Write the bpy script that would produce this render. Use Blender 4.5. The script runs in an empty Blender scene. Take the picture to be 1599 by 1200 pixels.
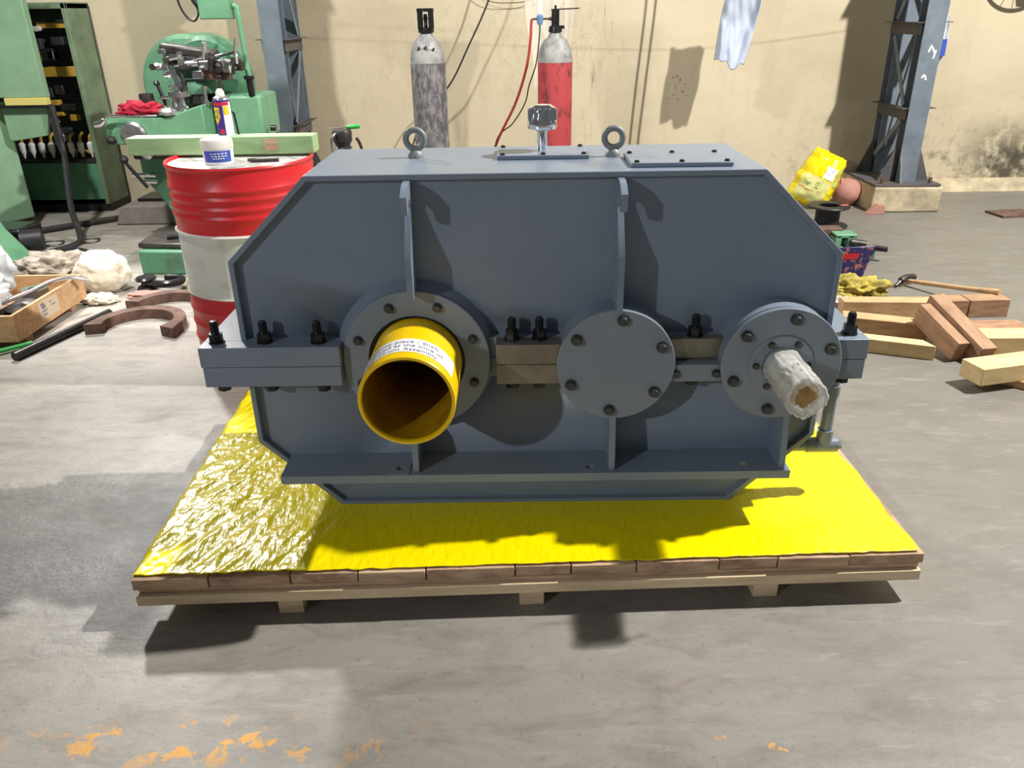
import bpy, bmesh, math, random
from math import sin, cos, pi, radians
from mathutils import Vector, Matrix, noise
random.seed(7)
scn = bpy.context.scene
COL = scn.collection

# ------------------------------------------------------------------ camera
cam_d = bpy.data.cameras.new('camera'); cam = bpy.data.objects.new('camera', cam_d); COL.objects.link(cam)
YAW, PITCH, ROLL, FPX = -0.00918, 0.43863, 0.01735, 1234.6
_f = Vector((sin(YAW)*cos(PITCH), cos(YAW)*cos(PITCH), -sin(PITCH)))
_r0 = Vector((cos(YAW), -sin(YAW), 0)); _d0 = _f.cross(_r0)
_r = cos(ROLL)*_r0 + sin(ROLL)*_d0; _u = -(-sin(ROLL)*_r0 + cos(ROLL)*_d0)
mw = Matrix((( _r.x, _u.x, -_f.x, 0), (_r.y, _u.y, -_f.y, 0), (_r.z, _u.z, -_f.z, 1.45), (0, 0, 0, 1)))
cam.matrix_world = mw
cam_d.sensor_width = 36; cam_d.lens = 36*FPX/1599; cam_d.clip_start = .05
scn.camera = cam

# ------------------------------------------------------------------ world, lamps, exposure
wd = bpy.data.worlds.new('world'); scn.world = wd; wd.use_nodes = True
wd.node_tree.nodes['Background'].inputs[0].default_value = (.93, .96, 1, 1)
wd.node_tree.nodes['Background'].inputs[1].default_value = .115
def lamp(name, kind, loc, power, size, col=(1, 1, 1), aim=None, cone=None):
    d = bpy.data.lights.new(name, kind); d.energy = power; d.color = col
    d.shadow_soft_size = size
    o = bpy.data.objects.new(name, d); COL.objects.link(o); o.location = loc
    if aim: o.rotation_euler = (Vector(aim)-Vector(loc)).to_track_quat('-Z', 'Y').to_euler()
    if cone: d.spot_size = radians(cone); d.spot_blend = .35
    return o
lamp('high_bay_lamp_right', 'POINT', (4.3, 2.8, 5.2), 2650, .08, (1, .97, .92))
lamp('flood_lamp_behind_camera', 'SPOT', (-4.8, -3.2, 3.4), 520, .07, (.93, .97, 1), (1.0, 3.6, 1.56), 34)
lamp('fill_lamp_left', 'SPOT', (-2.6, 2.9, 4.6), 950, .15, (1, .98, .95), (-2.1, 6.3, .6), 80)  # added fill light without a seen source, brightens left machine and wall
lamp('flood_lamp_back_left', 'SPOT', (-3.2, 6.3, 3.65), 860, .16, (1, .98, .95), (-.6, 1.3, 0), 80)
vs = scn.view_settings
vs.view_transform = 'Standard'; vs.look = 'None'; vs.gamma = 1; vs.use_curve_mapping = False
vs.exposure = 0.0

# ------------------------------------------------------------------ materials
MATS = {}
def mat(name, c, rough=.5, metal=0, c2=None, nscale=6, mix=.5, bump=0, bscale=40, alpha=1, spec=.5, stretch=None, lo=.4, hi=.65, detail=6, emit=None, coat=0, trans=0):
    if name in MATS: return MATS[name]
    m = bpy.data.materials.new(name); m.use_nodes = True; nt = m.node_tree; b = nt.nodes['Principled BSDF']
    b.inputs['Base Color'].default_value = (*c, 1); b.inputs['Roughness'].default_value = rough; b.inputs['Metallic'].default_value = metal
    b.inputs['Specular IOR Level'].default_value = spec; b.inputs['Alpha'].default_value = alpha
    b.inputs['Coat Weight'].default_value = coat; b.inputs['Transmission Weight'].default_value = trans
    tc = nt.nodes.new('ShaderNodeTexCoord'); mp = nt.nodes.new('ShaderNodeMapping')
    nt.links.new(tc.outputs['Object'], mp.inputs[0])
    if stretch: mp.inputs['Scale'].default_value = stretch
    if c2:
        n = nt.nodes.new('ShaderNodeTexNoise'); n.inputs['Scale'].default_value = nscale; n.inputs['Detail'].default_value = detail; n.inputs['Roughness'].default_value = .65
        nt.links.new(mp.outputs[0], n.inputs[0])
        r = nt.nodes.new('ShaderNodeMapRange'); r.inputs[1].default_value = lo; r.inputs[2].default_value = hi; r.inputs[4].default_value = mix
        nt.links.new(n.outputs[0], r.inputs[0])
        x = nt.nodes.new('ShaderNodeMix'); x.data_type = 'RGBA'
        x.inputs[6].default_value = (*c, 1); x.inputs[7].default_value = (*c2, 1)
        nt.links.new(r.outputs[0], x.inputs[0]); nt.links.new(x.outputs[2], b.inputs['Base Color'])
    if bump:
        n = nt.nodes.new('ShaderNodeTexNoise'); n.inputs['Scale'].default_value = bscale; n.inputs['Detail'].default_value = 5
        nt.links.new(mp.outputs[0], n.inputs[0])
        bp = nt.nodes.new('ShaderNodeBump'); bp.inputs['Strength'].default_value = bump; bp.inputs['Distance'].default_value = .01
        nt.links.new(n.outputs[0], bp.inputs['Height']); nt.links.new(bp.outputs[0], b.inputs['Normal'])
    if emit: b.inputs['Emission Color'].default_value = (*emit, 1); b.inputs['Emission Strength'].default_value = 1
    MATS[name] = m; return m

def srgb(r, g, b):
    f = lambda v: (v/255/12.92) if v/255 <= .04045 else ((v/255+.055)/1.055)**2.4
    return (f(r), f(g), f(b))

PAINT = mat('grey_machine_paint', srgb(126, 138, 154), .36, 0, srgb(118, 130, 146), 5, .6, .04, 180)
PAINT2 = mat('grey_cover_paint', srgb(130, 140, 152), .36, 0, srgb(122, 132, 144), 5, .6, .04, 180)
BARE = mat('machined_steel_primer', srgb(148, 141, 126), .4, .55, srgb(112, 104, 90), 7, .7, .03, 120)
BLACK_STEEL = mat('black_oxide_steel', srgb(52, 52, 56), .3, .75, srgb(78, 76, 74), 30, .5)
BOLT = mat('painted_bolt_steel', srgb(66, 68, 70), .4, .3, srgb(92, 88, 80), 60, .6)
ZINC = mat('grey_painted_eyebolt', srgb(138, 142, 140), .5, .1, srgb(118, 122, 120), 30, .5)
CHROME = mat('chrome', (.86, .87, .89), .08, 1)
STEEL = mat('bright_steel', (.62, .62, .63), .28, .95, (.3, .3, .31), 25, .6)
DARKSTEEL = mat('oily_dark_steel', srgb(82, 76, 74), .42, .6, srgb(48, 44, 42), 14, .8)
YELLOW = mat('yellow_gloss_paint', srgb(250, 205, 0), .3, 0, srgb(240, 190, 0), 10, .5, coat=.2)
YELLOW_IN = mat('tube_inside_shaded_yellow', srgb(190, 146, 14), .45, 0, srgb(130, 92, 18), 12, .6)  # tube yellow darkened, the shade inside the bore put into the colour
PAPER = mat('white_paper', srgb(240, 240, 244), .6)
INK = mat('printed_ink', srgb(120, 120, 130), .7)
DARKINK = mat('dark_ink', srgb(45, 35, 40), .7)
BLACK = mat('matt_black', srgb(22, 22, 24), .6)
RUBBER = mat('black_rubber', srgb(30, 30, 33), .5, 0, srgb(52, 50, 50), 20, .5)
WOODCUT = mat('rough_sawn_wood', srgb(204, 176, 144), .75, 0, srgb(150, 118, 92), 4, .85, .2, 60, stretch=(1.2, 8, 8))
WOODLOW = mat('pale_pallet_beam_wood', srgb(232, 210, 174), .7, 0, srgb(206, 178, 140), 5, .7, .15, 60, stretch=(1, 9, 9))
WOODEND = mat('board_end_grain', srgb(202, 170, 140), .8, 0, srgb(140, 106, 84), 9, .9, .3, 90, stretch=(1, 1, 2))
WOODPALE = mat('pale_new_timber', srgb(226, 200, 150), .65, 0, srgb(202, 168, 112), 4, .7, .1, 60, stretch=(2, 9, 9))
WOODBROWN = mat('brown_timber', srgb(176, 140, 108), .7, 0, srgb(134, 100, 76), 4, .8, .15, 60, stretch=(2, 9, 9))
WOODTAN = mat('tan_timber', srgb(206, 168, 124), .7, 0, srgb(170, 132, 94), 4, .8, .12, 60, stretch=(2, 9, 9))
GREEN = mat('machine_green', srgb(112, 164, 128), .45, 0, srgb(92, 142, 108), 7, .7, .06, 60)
GREEN_D = mat('worn_dark_machine_green', srgb(82, 138, 106), .5, 0, srgb(80, 84, 76), 9, .75, .1, 60, lo=.48, hi=.68)
GREEN_C = mat('cabinet_green', srgb(128, 160, 130), .5, 0, srgb(108, 142, 112), 4, .7, .05, 60)
GREEN_P = mat('grimy_panel_green', srgb(112, 132, 104), .6, 0, srgb(82, 96, 76), 5, .8, .08, 60)
GREEN_B = mat('pale_green_painted_timber', srgb(158, 190, 140), .6, 0, srgb(136, 172, 118), 5, .7, .12, 60, stretch=(1, 6, 6))
GREEN_X = mat('bright_green', srgb(50, 165, 70), .45)
RED = mat('drum_red', srgb(214, 40, 48), .36, 0, srgb(170, 44, 44), 8, .6, .05, 50, lo=.48, hi=.7)
DRUMWHITE = mat('drum_white', srgb(218, 218, 208), .45, 0, srgb(184, 176, 150), 7, .7, .05, 40, lo=.5, hi=.7)
LIDGREY = mat('drum_lid_grey', srgb(202, 200, 196), .5, 0, srgb(120, 112, 104), 12, .8, lo=.5, hi=.65)
CYLBLACK = mat('scuffed_black_cylinder', srgb(84, 82, 88), .6, 0, srgb(156, 152, 146), 22, .85, .2, 60, stretch=(1.6, 1.6, .7), lo=.42, hi=.66)
CYLGREY = mat('cylinder_shoulder_grey', srgb(160, 160, 156), .55, 0, srgb(96, 96, 98), 14, .8)
CYLRED = mat('worn_red_cylinder', srgb(178, 66, 70), .6, 0, srgb(84, 46, 52), 13, .9, .12, 60, stretch=(1.6, 1.6, .6), lo=.51, hi=.64)
COLGREY = mat('column_grey_paint', srgb(116, 126, 136), .5, 0, srgb(92, 102, 112), 6, .7, .08, 60)
COLDARK = mat('column_rust_dark', srgb(92, 84, 78), .7, 0, srgb(70, 76, 84), 9, .9, .15, 50)
CONCRETE = mat('plinth_concrete', srgb(196, 182, 150), .85, 0, srgb(140, 128, 108), 7, .8, .4, 25)
CONC_D = mat('dark_concrete', srgb(140, 132, 126), .85, 0, srgb(112, 104, 98), 7, .7, .3, 25)
RUST = mat('rusty_cast_iron', srgb(118, 92, 80), .75, .2, srgb(78, 56, 48), 14, .85, .25, 60)
TERRA = mat('terracotta', srgb(172, 124, 112), .7, 0, srgb(196, 140, 124), 5, .7)
WHITECLOTH = mat('white_sackcloth', srgb(228, 220, 202), .8, 0, srgb(206, 194, 172), 6, .6, .3, 18)
GREYCLOTH = mat('dirty_grey_cloth', srgb(176, 166, 152), .85, 0, srgb(132, 120, 106), 6, .8, .3, 25)
SHIRT = mat('pale_blue_shirt_cloth', srgb(186, 196, 212), .85, 0, srgb(166, 176, 196), 6, .5, .15, 30)
REDRAG = mat('crimson_rag', srgb(172, 20, 50), .85, 0, srgb(128, 10, 38), 18, .6)
YELRAG = mat('mustard_rag', srgb(188, 172, 76), .8, 0, srgb(96, 82, 34), 9, .9, .3, 30)
FILM = mat('clear_stretch_film', srgb(242, 242, 236), .07, 0, srgb(206, 202, 190), 9, .6, .6, 26, alpha=.45)
BAG = mat('milky_plastic_bag', srgb(226, 230, 234), .2, 0, srgb(200, 206, 212), 8, .5, .6, 16, alpha=.8)
CLEAR = mat('hanging_clear_film', srgb(236, 234, 226), .15, 0, None, 8, .5, .5, 12, alpha=.22)
SACKY = mat('yellow_sack_plastic', srgb(246, 226, 10), .25, 0, srgb(232, 204, 0), 12, .5, .4, 16)
SACKP = mat('pale_sack_print', srgb(222, 220, 146), .35, 0, srgb(206, 204, 120), 12, .6)
BRONZE = mat('bronze_key_face', srgb(186, 150, 92), .5, .3, srgb(120, 92, 60), 30, .6)
BLUE = mat('label_blue', srgb(58, 84, 176), .45)
VIOLET = mat('can_violet', srgb(70, 44, 140), .4)
CANYEL = mat('can_yellow', srgb(236, 206, 40), .4)
CANRED = mat('can_red', srgb(206, 44, 60), .4)
HOSE = mat('red_hose_rubber', srgb(176, 62, 58), .5)
OCHRE = mat('ochre_wiring', srgb(196, 158, 60), .5, 0, srgb(160, 120, 40), 30, .6)
CERAMIC = mat('white_ceramic_fuse', srgb(216, 216, 212), .4)
NAVY = mat('dark_panel_interior', srgb(44, 48, 58), .6, 0, srgb(60, 62, 66), 8, .6)
GLASSBLUE = mat('blue_gauge_glass', srgb(110, 150, 200), .15, .2)
PURPLE = mat('printed_packet_navy', srgb(48, 44, 96), .35, 0, srgb(190, 120, 96), 26, .9, lo=.52, hi=.6)

# floor --------------------------------------------------------------
def nodes(m): return m.node_tree.nodes, m.node_tree.links
def floor_mat():
    m = bpy.data.materials.new('worn_concrete_floor'); m.use_nodes = True; N, L = nodes(m); b = N['Principled BSDF']
    tc = N.new('ShaderNodeTexCoord'); P = tc.outputs['Object']
    def noise_(scale, detail=8, rough=.6, st=None, dist=0):
        n = N.new('ShaderNodeTexNoise'); n.inputs['Scale'].default_value = scale; n.inputs['Detail'].default_value = detail; n.inputs['Roughness'].default_value = rough; n.inputs['Distortion'].default_value = dist
        if st:
            mp = N.new('ShaderNodeMapping'); mp.inputs['Scale'].default_value = st; mp.inputs['Rotation'].default_value = (0, 0, .35); L.new(P, mp.inputs[0]); L.new(mp.outputs[0], n.inputs[0])
        else: L.new(P, n.inputs[0])
        return n.outputs[0]
    def rng(v, a, b_, c=0, d=1):
        r = N.new('ShaderNodeMapRange'); r.inputs[1].default_value = a; r.inputs[2].default_value = b_; r.inputs[3].default_value = c; r.inputs[4].default_value = d; L.new(v, r.inputs[0]); return r.outputs[0]
    def mixc(f, a, c):
        x = N.new('ShaderNodeMix'); x.data_type = 'RGBA'
        for i, v in ((6, a), (7, c)):
            if isinstance(v, tuple): x.inputs[i].default_value = (*v, 1)
            else: L.new(v, x.inputs[i])
        L.new(f, x.inputs[0]); return x.outputs[2]
    def mul(a, c):
        x = N.new('ShaderNodeMath'); x.operation = 'MULTIPLY'; L.new(a, x.inputs[0])
        if isinstance(c, float): x.inputs[1].default_value = c
        else: L.new(c, x.inputs[1])
        return x.outputs[0]
    sep = N.new('ShaderNodeSeparateXYZ'); L.new(P, sep.inputs[0]); X, Y = sep.outputs[0], sep.outputs[1]
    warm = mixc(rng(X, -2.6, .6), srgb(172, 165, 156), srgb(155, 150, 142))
    warm = mixc(rng(X, .35, 1.7), warm, srgb(120, 117, 110))  # darker colour to the right, put in to offset the right lamp's brightness
    c = mixc(rng(noise_(1.1, 6, .6, (1, 2.2, 1)), .35, .7, 0, .6), warm, srgb(126, 122, 115))
    c = mixc(rng(noise_(4, 10, .7, (1, 2.5, 1), .6), .48, .72, 0, .7), c, srgb(112, 107, 99))
    c = mixc(rng(noise_(2.2, 12, .72, (1, 3.2, 1), .8), .5, .72, 0, .5), c, srgb(104, 99, 92))
    c = mixc(rng(noise_(9, 10, .75, (.5, 3, 1), .5), .56, .74, 0, .45), c, srgb(190, 184, 174))
    c = mixc(rng(noise_(5.5, 10, .7, (1, 2, 1)), .56, .85, 0, .3), c, srgb(196, 190, 180))
    c = mixc(rng(noise_(60, 3, .6), .60, .72, 0, .5), c, srgb(112, 106, 98))
    # gearbox shadow painted as a grey tint left of the pallet, with rougher bump
    wob = N.new('ShaderNodeMath'); wob.operation = 'ADD'; L.new(Y, wob.inputs[0]); L.new(mul(noise_(2.6, 6), .8), wob.inputs[1])
    patch = mul(rng(wob.outputs[0], 2.72, 2.64), rng(wob.outputs[0], 1.90, 2.02)); patch = mul(patch, rng(X, -.9, -1.02))
    grey = mixc(rng(noise_(7, 12, .75, (1, 2.4, 1), 1.0), .35, .7), srgb(176, 174, 174), srgb(128, 124, 122))
    c = mixc(mul(patch, .6), c, grey)
    # flecks of old orange paint
    fl = rng(noise_(13, 9, .7, None, .4), .545, .575); reg = mul(rng(Y, 1.16, 1.22), rng(Y, 1.33, 1.27)); regx = mul(rng(X, -1.2, -.9), rng(X, -.2, -.62))
    reg2 = mul(mul(rng(Y, .95, 1.1), rng(Y, 1.3, 1.2)), mul(rng(X, .3, .45), rng(X, .75, .6)))
    c = mixc(mul(fl, mul(reg, regx)), c, srgb(222, 160, 60))
    c = mixc(mul(rng(noise_(17, 8, .65), .62, .64), reg2), c, srgb(222, 166, 70))
    # brown ring left by a tin
    sub = N.new('ShaderNodeVectorMath'); sub.operation = 'DISTANCE'; L.new(P, sub.inputs[0]); sub.inputs[1].default_value = (.44, 1.335, 0)
    d = N.new('ShaderNodeMath'); d.operation = 'ADD'; L.new(sub.outputs['Value'], d.inputs[0]); L.new(mul(noise_(8, 4), .03), d.inputs[1])
    ring = mul(rng(d.outputs[0], .093, .1), rng(d.outputs[0], .112, .104)); c = mixc(mul(mul(ring, rng(noise_(9, 4), .4, .6)), .4), c, srgb(140, 112, 92))
    L.new(c, b.inputs['Base Color'])
    ro = rng(noise_(3, 8, .7), .3, .75, .34, .62); L.new(ro, b.inputs['Roughness'])
    bp = N.new('ShaderNodeBump'); bp.inputs['Strength'].default_value = .25; bp.inputs['Distance'].default_value = .006
    hsum = N.new('ShaderNodeMath'); hsum.operation = 'ADD'; L.new(noise_(14, 10, .7), hsum.inputs[0]); L.new(mul(mul(noise_(26, 8, .7), patch), 2.2), hsum.inputs[1])
    L.new(hsum.outputs[0], bp.inputs['Height']); L.new(bp.outputs[0], b.inputs['Normal'])
    return m
def wall_mat():
    m = bpy.data.materials.new('cream_plaster_wall'); m.use_nodes = True; N, L = nodes(m); b = N['Principled BSDF']
    tc = N.new('ShaderNodeTexCoord'); P = tc.outputs['Object']
    def noise_(scale, detail=8, rough=.6, st=None):
        n = N.new('ShaderNodeTexNoise'); n.inputs['Scale'].default_value = scale; n.inputs['Detail'].default_value = detail; n.inputs['Roughness'].default_value = rough
        mp = N.new('ShaderNodeMapping'); mp.inputs['Scale'].default_value = st or (1, 1, 1); L.new(P, mp.inputs[0]); L.new(mp.outputs[0], n.inputs[0]); return n.outputs[0]
    def rng(v, a, b_, c=0, d=1):
        r = N.new('ShaderNodeMapRange'); r.inputs[1].default_value = a; r.inputs[2].default_value = b_; r.inputs[3].default_value = c; r.inputs[4].default_value = d; L.new(v, r.inputs[0]); return r.outputs[0]
    def mixc(f, a, c):
        x = N.new('ShaderNodeMix'); x.data_type = 'RGBA'
        for i, v in ((6, a), (7, c)):
            if isinstance(v, tuple): x.inputs[i].default_value = (*v, 1)
            else: L.new(v, x.inputs[i])
        L.new(f, x.inputs[0]); return x.outputs[2]
    def mul(a, c):
        x = N.new('ShaderNodeMath'); x.operation = 'MULTIPLY'; L.new(a, x.inputs[0])
        if isinstance(c, float): x.inputs[1].default_value = c
        else: L.new(c, x.inputs[1])
        return x.outputs[0]
    sep = N.new('ShaderNodeSeparateXYZ'); L.new(P, sep.inputs[0]); X, Z = sep.outputs[0], sep.outputs[2]
    c = mixc(rng(noise_(1.2, 6), .35, .7, 0, .8), srgb(196, 184, 156), srgb(188, 176, 148))
    c = mixc(rng(noise_(3, 8, .7, (2, 1, .5)), .55, .8, 0, .5), c, srgb(166, 152, 124))
    c = mixc(rng(noise_(26, 6, .7), .66, .74, 0, .6), c, srgb(120, 104, 82))
    # streaks around the cracked plaster and grime low on the wall
    cr = mul(rng(noise_(7, 8, .75, (3, 1, .35)), .56, .68), mul(rng(X, .2, .5), rng(X, 1.0, .7)))
    c = mixc(mul(cr, .7), c, srgb(100, 86, 66))
    crk = mul(mul(rng(noise_(5, 10, .75, (1, 1, .6)), .485, .497), rng(noise_(5, 10, .75, (1, 1, .6)), .515, .503)), mul(rng(noise_(1.3, 3), .5, .6), rng(X, .9, .7)))
    c = mixc(mul(crk, .28), c, srgb(96, 82, 64))
    c = mixc(rng(noise_(.8, 5, .6, (1, 1, 2)), .5, .75, 0, .45), c, srgb(150, 136, 108))
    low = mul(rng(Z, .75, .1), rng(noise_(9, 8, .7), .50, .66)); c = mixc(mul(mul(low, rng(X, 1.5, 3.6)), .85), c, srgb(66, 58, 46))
    damp = mul(mul(rng(X, 3.75, 4.1), rng(Z, .62, .3)), rng(noise_(5, 8, .7), .38, .52)); c = mixc(mul(damp, .9), c, srgb(58, 52, 42))
    # pencilled scrawl
    sx = mul(mul(rng(X, 1.27, 1.30), rng(X, 1.46, 1.40)), mul(rng(Z, .72, .78), rng(Z, 1.02, .96)))
    c = mixc(mul(mul(sx, rng(noise_(34, 5, .6), .58, .62)), .75), c, srgb(70, 58, 54))
    L.new(c, b.inputs['Base Color']); b.inputs['Roughness'].default_value = .8
    bp = N.new('ShaderNodeBump'); bp.inputs['Strength'].default_value = .35; bp.inputs['Distance'].default_value = .012
    L.new(noise_(9, 10, .6), bp.inputs['Height']); L.new(bp.outputs[0], b.inputs['Normal'])
    return m
def sheet_mat():
    m = bpy.data.materials.new('yellow_plastic_sheet'); m.use_nodes = True; N, L = nodes(m); b = N['Principled BSDF']
    tc = N.new('ShaderNodeTexCoord'); P = tc.outputs['Object']
    mp = N.new('ShaderNodeMapping'); mp.inputs['Rotation'].default_value = (0, 0, -.5); mp.inputs['Scale'].default_value = (3.0, 1.1, 1); L.new(P, mp.inputs[0])
    n = N.new('ShaderNodeTexNoise'); n.inputs['Scale'].default_value = 22; n.inputs['Detail'].default_value = 5; n.inputs['Distortion'].default_value = .6; L.new(mp.outputs[0], n.inputs[0])
    bp = N.new('ShaderNodeBump'); bp.inputs['Strength'].default_value = .4; bp.inputs['Distance'].default_value = .008
    L.new(n.outputs[0], bp.inputs['Height']); L.new(bp.outputs[0], b.inputs['Normal'])
    b.inputs['Base Color'].default_value = (*srgb(246, 226, 0), 1); b.inputs['Roughness'].default_value = .22
    return m
FLOOR = floor_mat(); WALL = wall_mat(); SHEET = sheet_mat()

# ------------------------------------------------------------------ mesh helpers
W = {}
class M:
    def __init__(s): s.v = []; s.f = []
    def add(s, vs, fs):
        k = len(s.v); s.v += [Vector(p) for p in vs]; s.f += [tuple(i+k for i in f) for f in fs]; return s
    def box(s, lo, hi):
        x0, y0, z0 = lo; x1, y1, z1 = hi
        return s.add([(x0,y0,z0),(x1,y0,z0),(x1,y1,z0),(x0,y1,z0),(x0,y0,z1),(x1,y0,z1),(x1,y1,z1),(x0,y1,z1)],
                     [(0,3,2,1),(4,5,6,7),(0,1,5,4),(1,2,6,5),(2,3,7,6),(3,0,4,7)])
    def obox(s, c, size, rot):     # oriented box, rot = Euler tuple
        R = Matrix.Rotation(rot[2], 3, 'Z') @ Matrix.Rotation(rot[1], 3, 'Y') @ Matrix.Rotation(rot[0], 3, 'X')
        t = M().box((-size[0]/2, -size[1]/2, -size[2]/2), (size[0]/2, size[1]/2, size[2]/2))
        return s.add([R @ p + Vector(c) for p in t.v], t.f)
    def cyl(s, p0, p1, r0, r1=None, n=24, caps=True, a0=0):
        r1 = r0 if r1 is None else r1
        p0, p1 = Vector(p0), Vector(p1); a = (p1-p0).normalized(); u = a.orthogonal().normalized(); w = a.cross(u)
        vs = []
        for p, r in ((p0, r0), (p1, r1)):
            for i in range(n):
                t = a0+2*pi*i/n; vs.append(p + r*(cos(t)*u + sin(t)*w))
        fs = [(i, (i+1) % n, n+(i+1) % n, n+i) for i in range(n)]
        if caps: fs += [tuple(range(n-1, -1, -1)), tuple(range(n, 2*n))]
        return s.add(vs, fs)
    def lathe(s, prof, o=(0,0,0), axis='Z', n=32, closed=False):   # prof = [(r, h)]
        o = Vector(o); vs = []
        for r, h in prof:
            for i in range(n):
                t = 2*pi*i/n
                if axis == 'Z': p = (r*cos(t), r*sin(t), h)
                elif axis == 'Y': p = (r*cos(t), h, r*sin(t))
                else: p = (h, r*cos(t), r*sin(t))
                vs.append(o + Vector(p))
        m = len(prof); fs = []
        for j in range(m if closed else m-1):
            a, b = j*n, ((j+1) % m)*n
            fs += [(a+i, a+(i+1) % n, b+(i+1) % n, b+i) for i in range(n)]
        return s.add(vs, fs)
    def tube(s, pts, r, n=10, closed=False):
        pts = [Vector(p) for p in pts]; m = len(pts); vs = []; up = None
        for i, p in enumerate(pts):
            a = (pts[(i+1) % m] if (closed or i < m-1) else p) - (pts[i-1] if (closed or i > 0) else p); a.normalize()
            up = a.orthogonal().normalized() if up is None else (up - a*up.dot(a)).normalized()
            w = a.cross(up); rr = r[i] if isinstance(r, (list, tuple)) else r
            vs += [p + rr*(cos(2*pi*k/n)*up + sin(2*pi*k/n)*w) for k in range(n)]
        fs = []
        for j in range(m if closed else m-1):
            a, b = j*n, ((j+1) % m)*n
            fs += [(a+i, a+(i+1) % n, b+(i+1) % n, b+i) for i in range(n)]
        if not closed: fs += [tuple(range(n-1, -1, -1)), tuple(range((m-1)*n, m*n))]
        return s.add(vs, fs)
    def prism(s, poly, lo, hi, axis='Y'):   # poly in the plane perpendicular to axis
        def P(a, b, h): return (a, h, b) if axis == 'Y' else ((h, a, b) if axis == 'X' else (a, b, h))
        n = len(poly)
        return s.add([P(a, b, lo) for a, b in poly]+[P(a, b, hi) for a, b in poly],
                     [tuple(range(n)), tuple(range(2*n-1, n-1, -1))]+[(i, n+i, n+(i+1) % n, (i+1) % n) for i in range(n)])
    def ring(s, outer, inner, lo, hi, axis='Y'):     # closed band between two outlines of equal length
        def P(a, b, h): return (a, h, b) if axis == 'Y' else ((h, a, b) if axis == 'X' else (a, b, h))
        n = len(outer); vs = [P(*p, lo) for p in outer]+[P(*p, lo) for p in inner]+[P(*p, hi) for p in outer]+[P(*p, hi) for p in inner]
        fs = []
        for i in range(n):
            j = (i+1) % n
            fs += [(i, j, n+j, n+i), (2*n+j, 2*n+i, 3*n+i, 3*n+j), (j, i, 2*n+i, 2*n+j), (n+i, n+j, 3*n+j, 3*n+i)]
        return s.add(vs, fs)
    def build(s, name, material, parent=None, loc=None, bevel=0, smooth=True, local=False, ang=35):
        base = Vector((0, 0, 0))
        if parent is not None and not local: base = W[parent.name]
        if loc is not None: base = Vector(loc)
        me = bpy.data.meshes.new(name); me.from_pydata([tuple(p-base) for p in s.v], [], s.f)
        bm = bmesh.new(); bm.from_mesh(me); bmesh.ops.recalc_face_normals(bm, faces=bm.faces); bm.to_mesh(me); bm.free()
        me.materials.append(material)
        if smooth:
            me.polygons.foreach_set('use_smooth', [True]*len(me.polygons)); me.set_sharp_from_angle(angle=radians(ang))
        o = bpy.data.objects.new(name, me); COL.objects.link(o)
        if parent is not None: o.parent = parent; W[o.name] = W[parent.name] if parent.name in W else base
        else: o.location = base; W[o.name] = base
        if bevel:
            b = o.modifiers.new('bevel', 'BEVEL'); b.width = bevel; b.segments = 2; b.limit_method = 'ANGLE'; b.angle_limit = radians(40)
        return o
def thing(name, loc, label, cat, group=None, rz=0):
    o = bpy.data.objects.new(name, None); COL.objects.link(o); o.location = loc; o.rotation_euler = (0, 0, rz); o.empty_display_size = .05
    W[o.name] = Vector(loc); return tag(o, label, cat, group)
def tag(o, label, cat, group=None, kind=None):
    o['label'] = label; o['category'] = cat
    if group: o['group'] = group
    if kind: o['kind'] = kind
    return o
def inst(src, parent, loc, rot=(0, 0, 0), scale=1):
    o = src.copy(); COL.objects.link(o); o.parent = parent; o.location = loc; o.rotation_euler = rot; o.scale = (scale,)*3; W[o.name] = W[parent.name]; return o
def struct(o): o['kind'] = 'structure'; return o
def plate_mesh(m, outline, holes, z0, z1):   # flat plate with real holes, in XY
    bm = bmesh.new(); edges = []
    def loop(pts):
        vs = [bm.verts.new((x, y, z1)) for x, y in pts]
        for i in range(len(vs)): edges.append(bm.edges.new((vs[i], vs[(i+1) % len(vs)])))
    loop(outline)
    for cx, cy, r in holes: loop([(cx+r*cos(2*pi*i/16), cy+r*sin(2*pi*i/16)) for i in range(16)])
    bmesh.ops.triangle_fill(bm, use_beauty=True, use_dissolve=False, edges=edges)
    g = bmesh.ops.extrude_face_region(bm, geom=bm.faces[:])
    bmesh.ops.translate(bm, vec=(0, 0, z0-z1), verts=[v for v in g['geom'] if isinstance(v, bmesh.types.BMVert)])
    bm.verts.index_update(); m.add([v.co.copy() for v in bm.verts], [tuple(v.index for v in f.verts) for f in bm.faces]); bm.free(); return m
def text_mesh(body, size, align='CENTER', extrude=0):
    c = bpy.data.curves.new('t', 'FONT'); c.body = body; c.size = size; c.align_x = align; c.align_y = 'CENTER'; c.extrude = extrude
    o = bpy.data.objects.new('t', c); COL.objects.link(o); bpy.context.view_layer.update()
    me = bpy.data.meshes.new_from_object(o.evaluated_get(bpy.context.evaluated_depsgraph_get()))
    v = [p.co.copy() for p in me.vertices]; f = [tuple(p.vertices) for p in me.polygons]
    bpy.data.objects.remove(o); bpy.data.curves.remove(c); bpy.data.meshes.remove(me); return v, f
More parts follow.
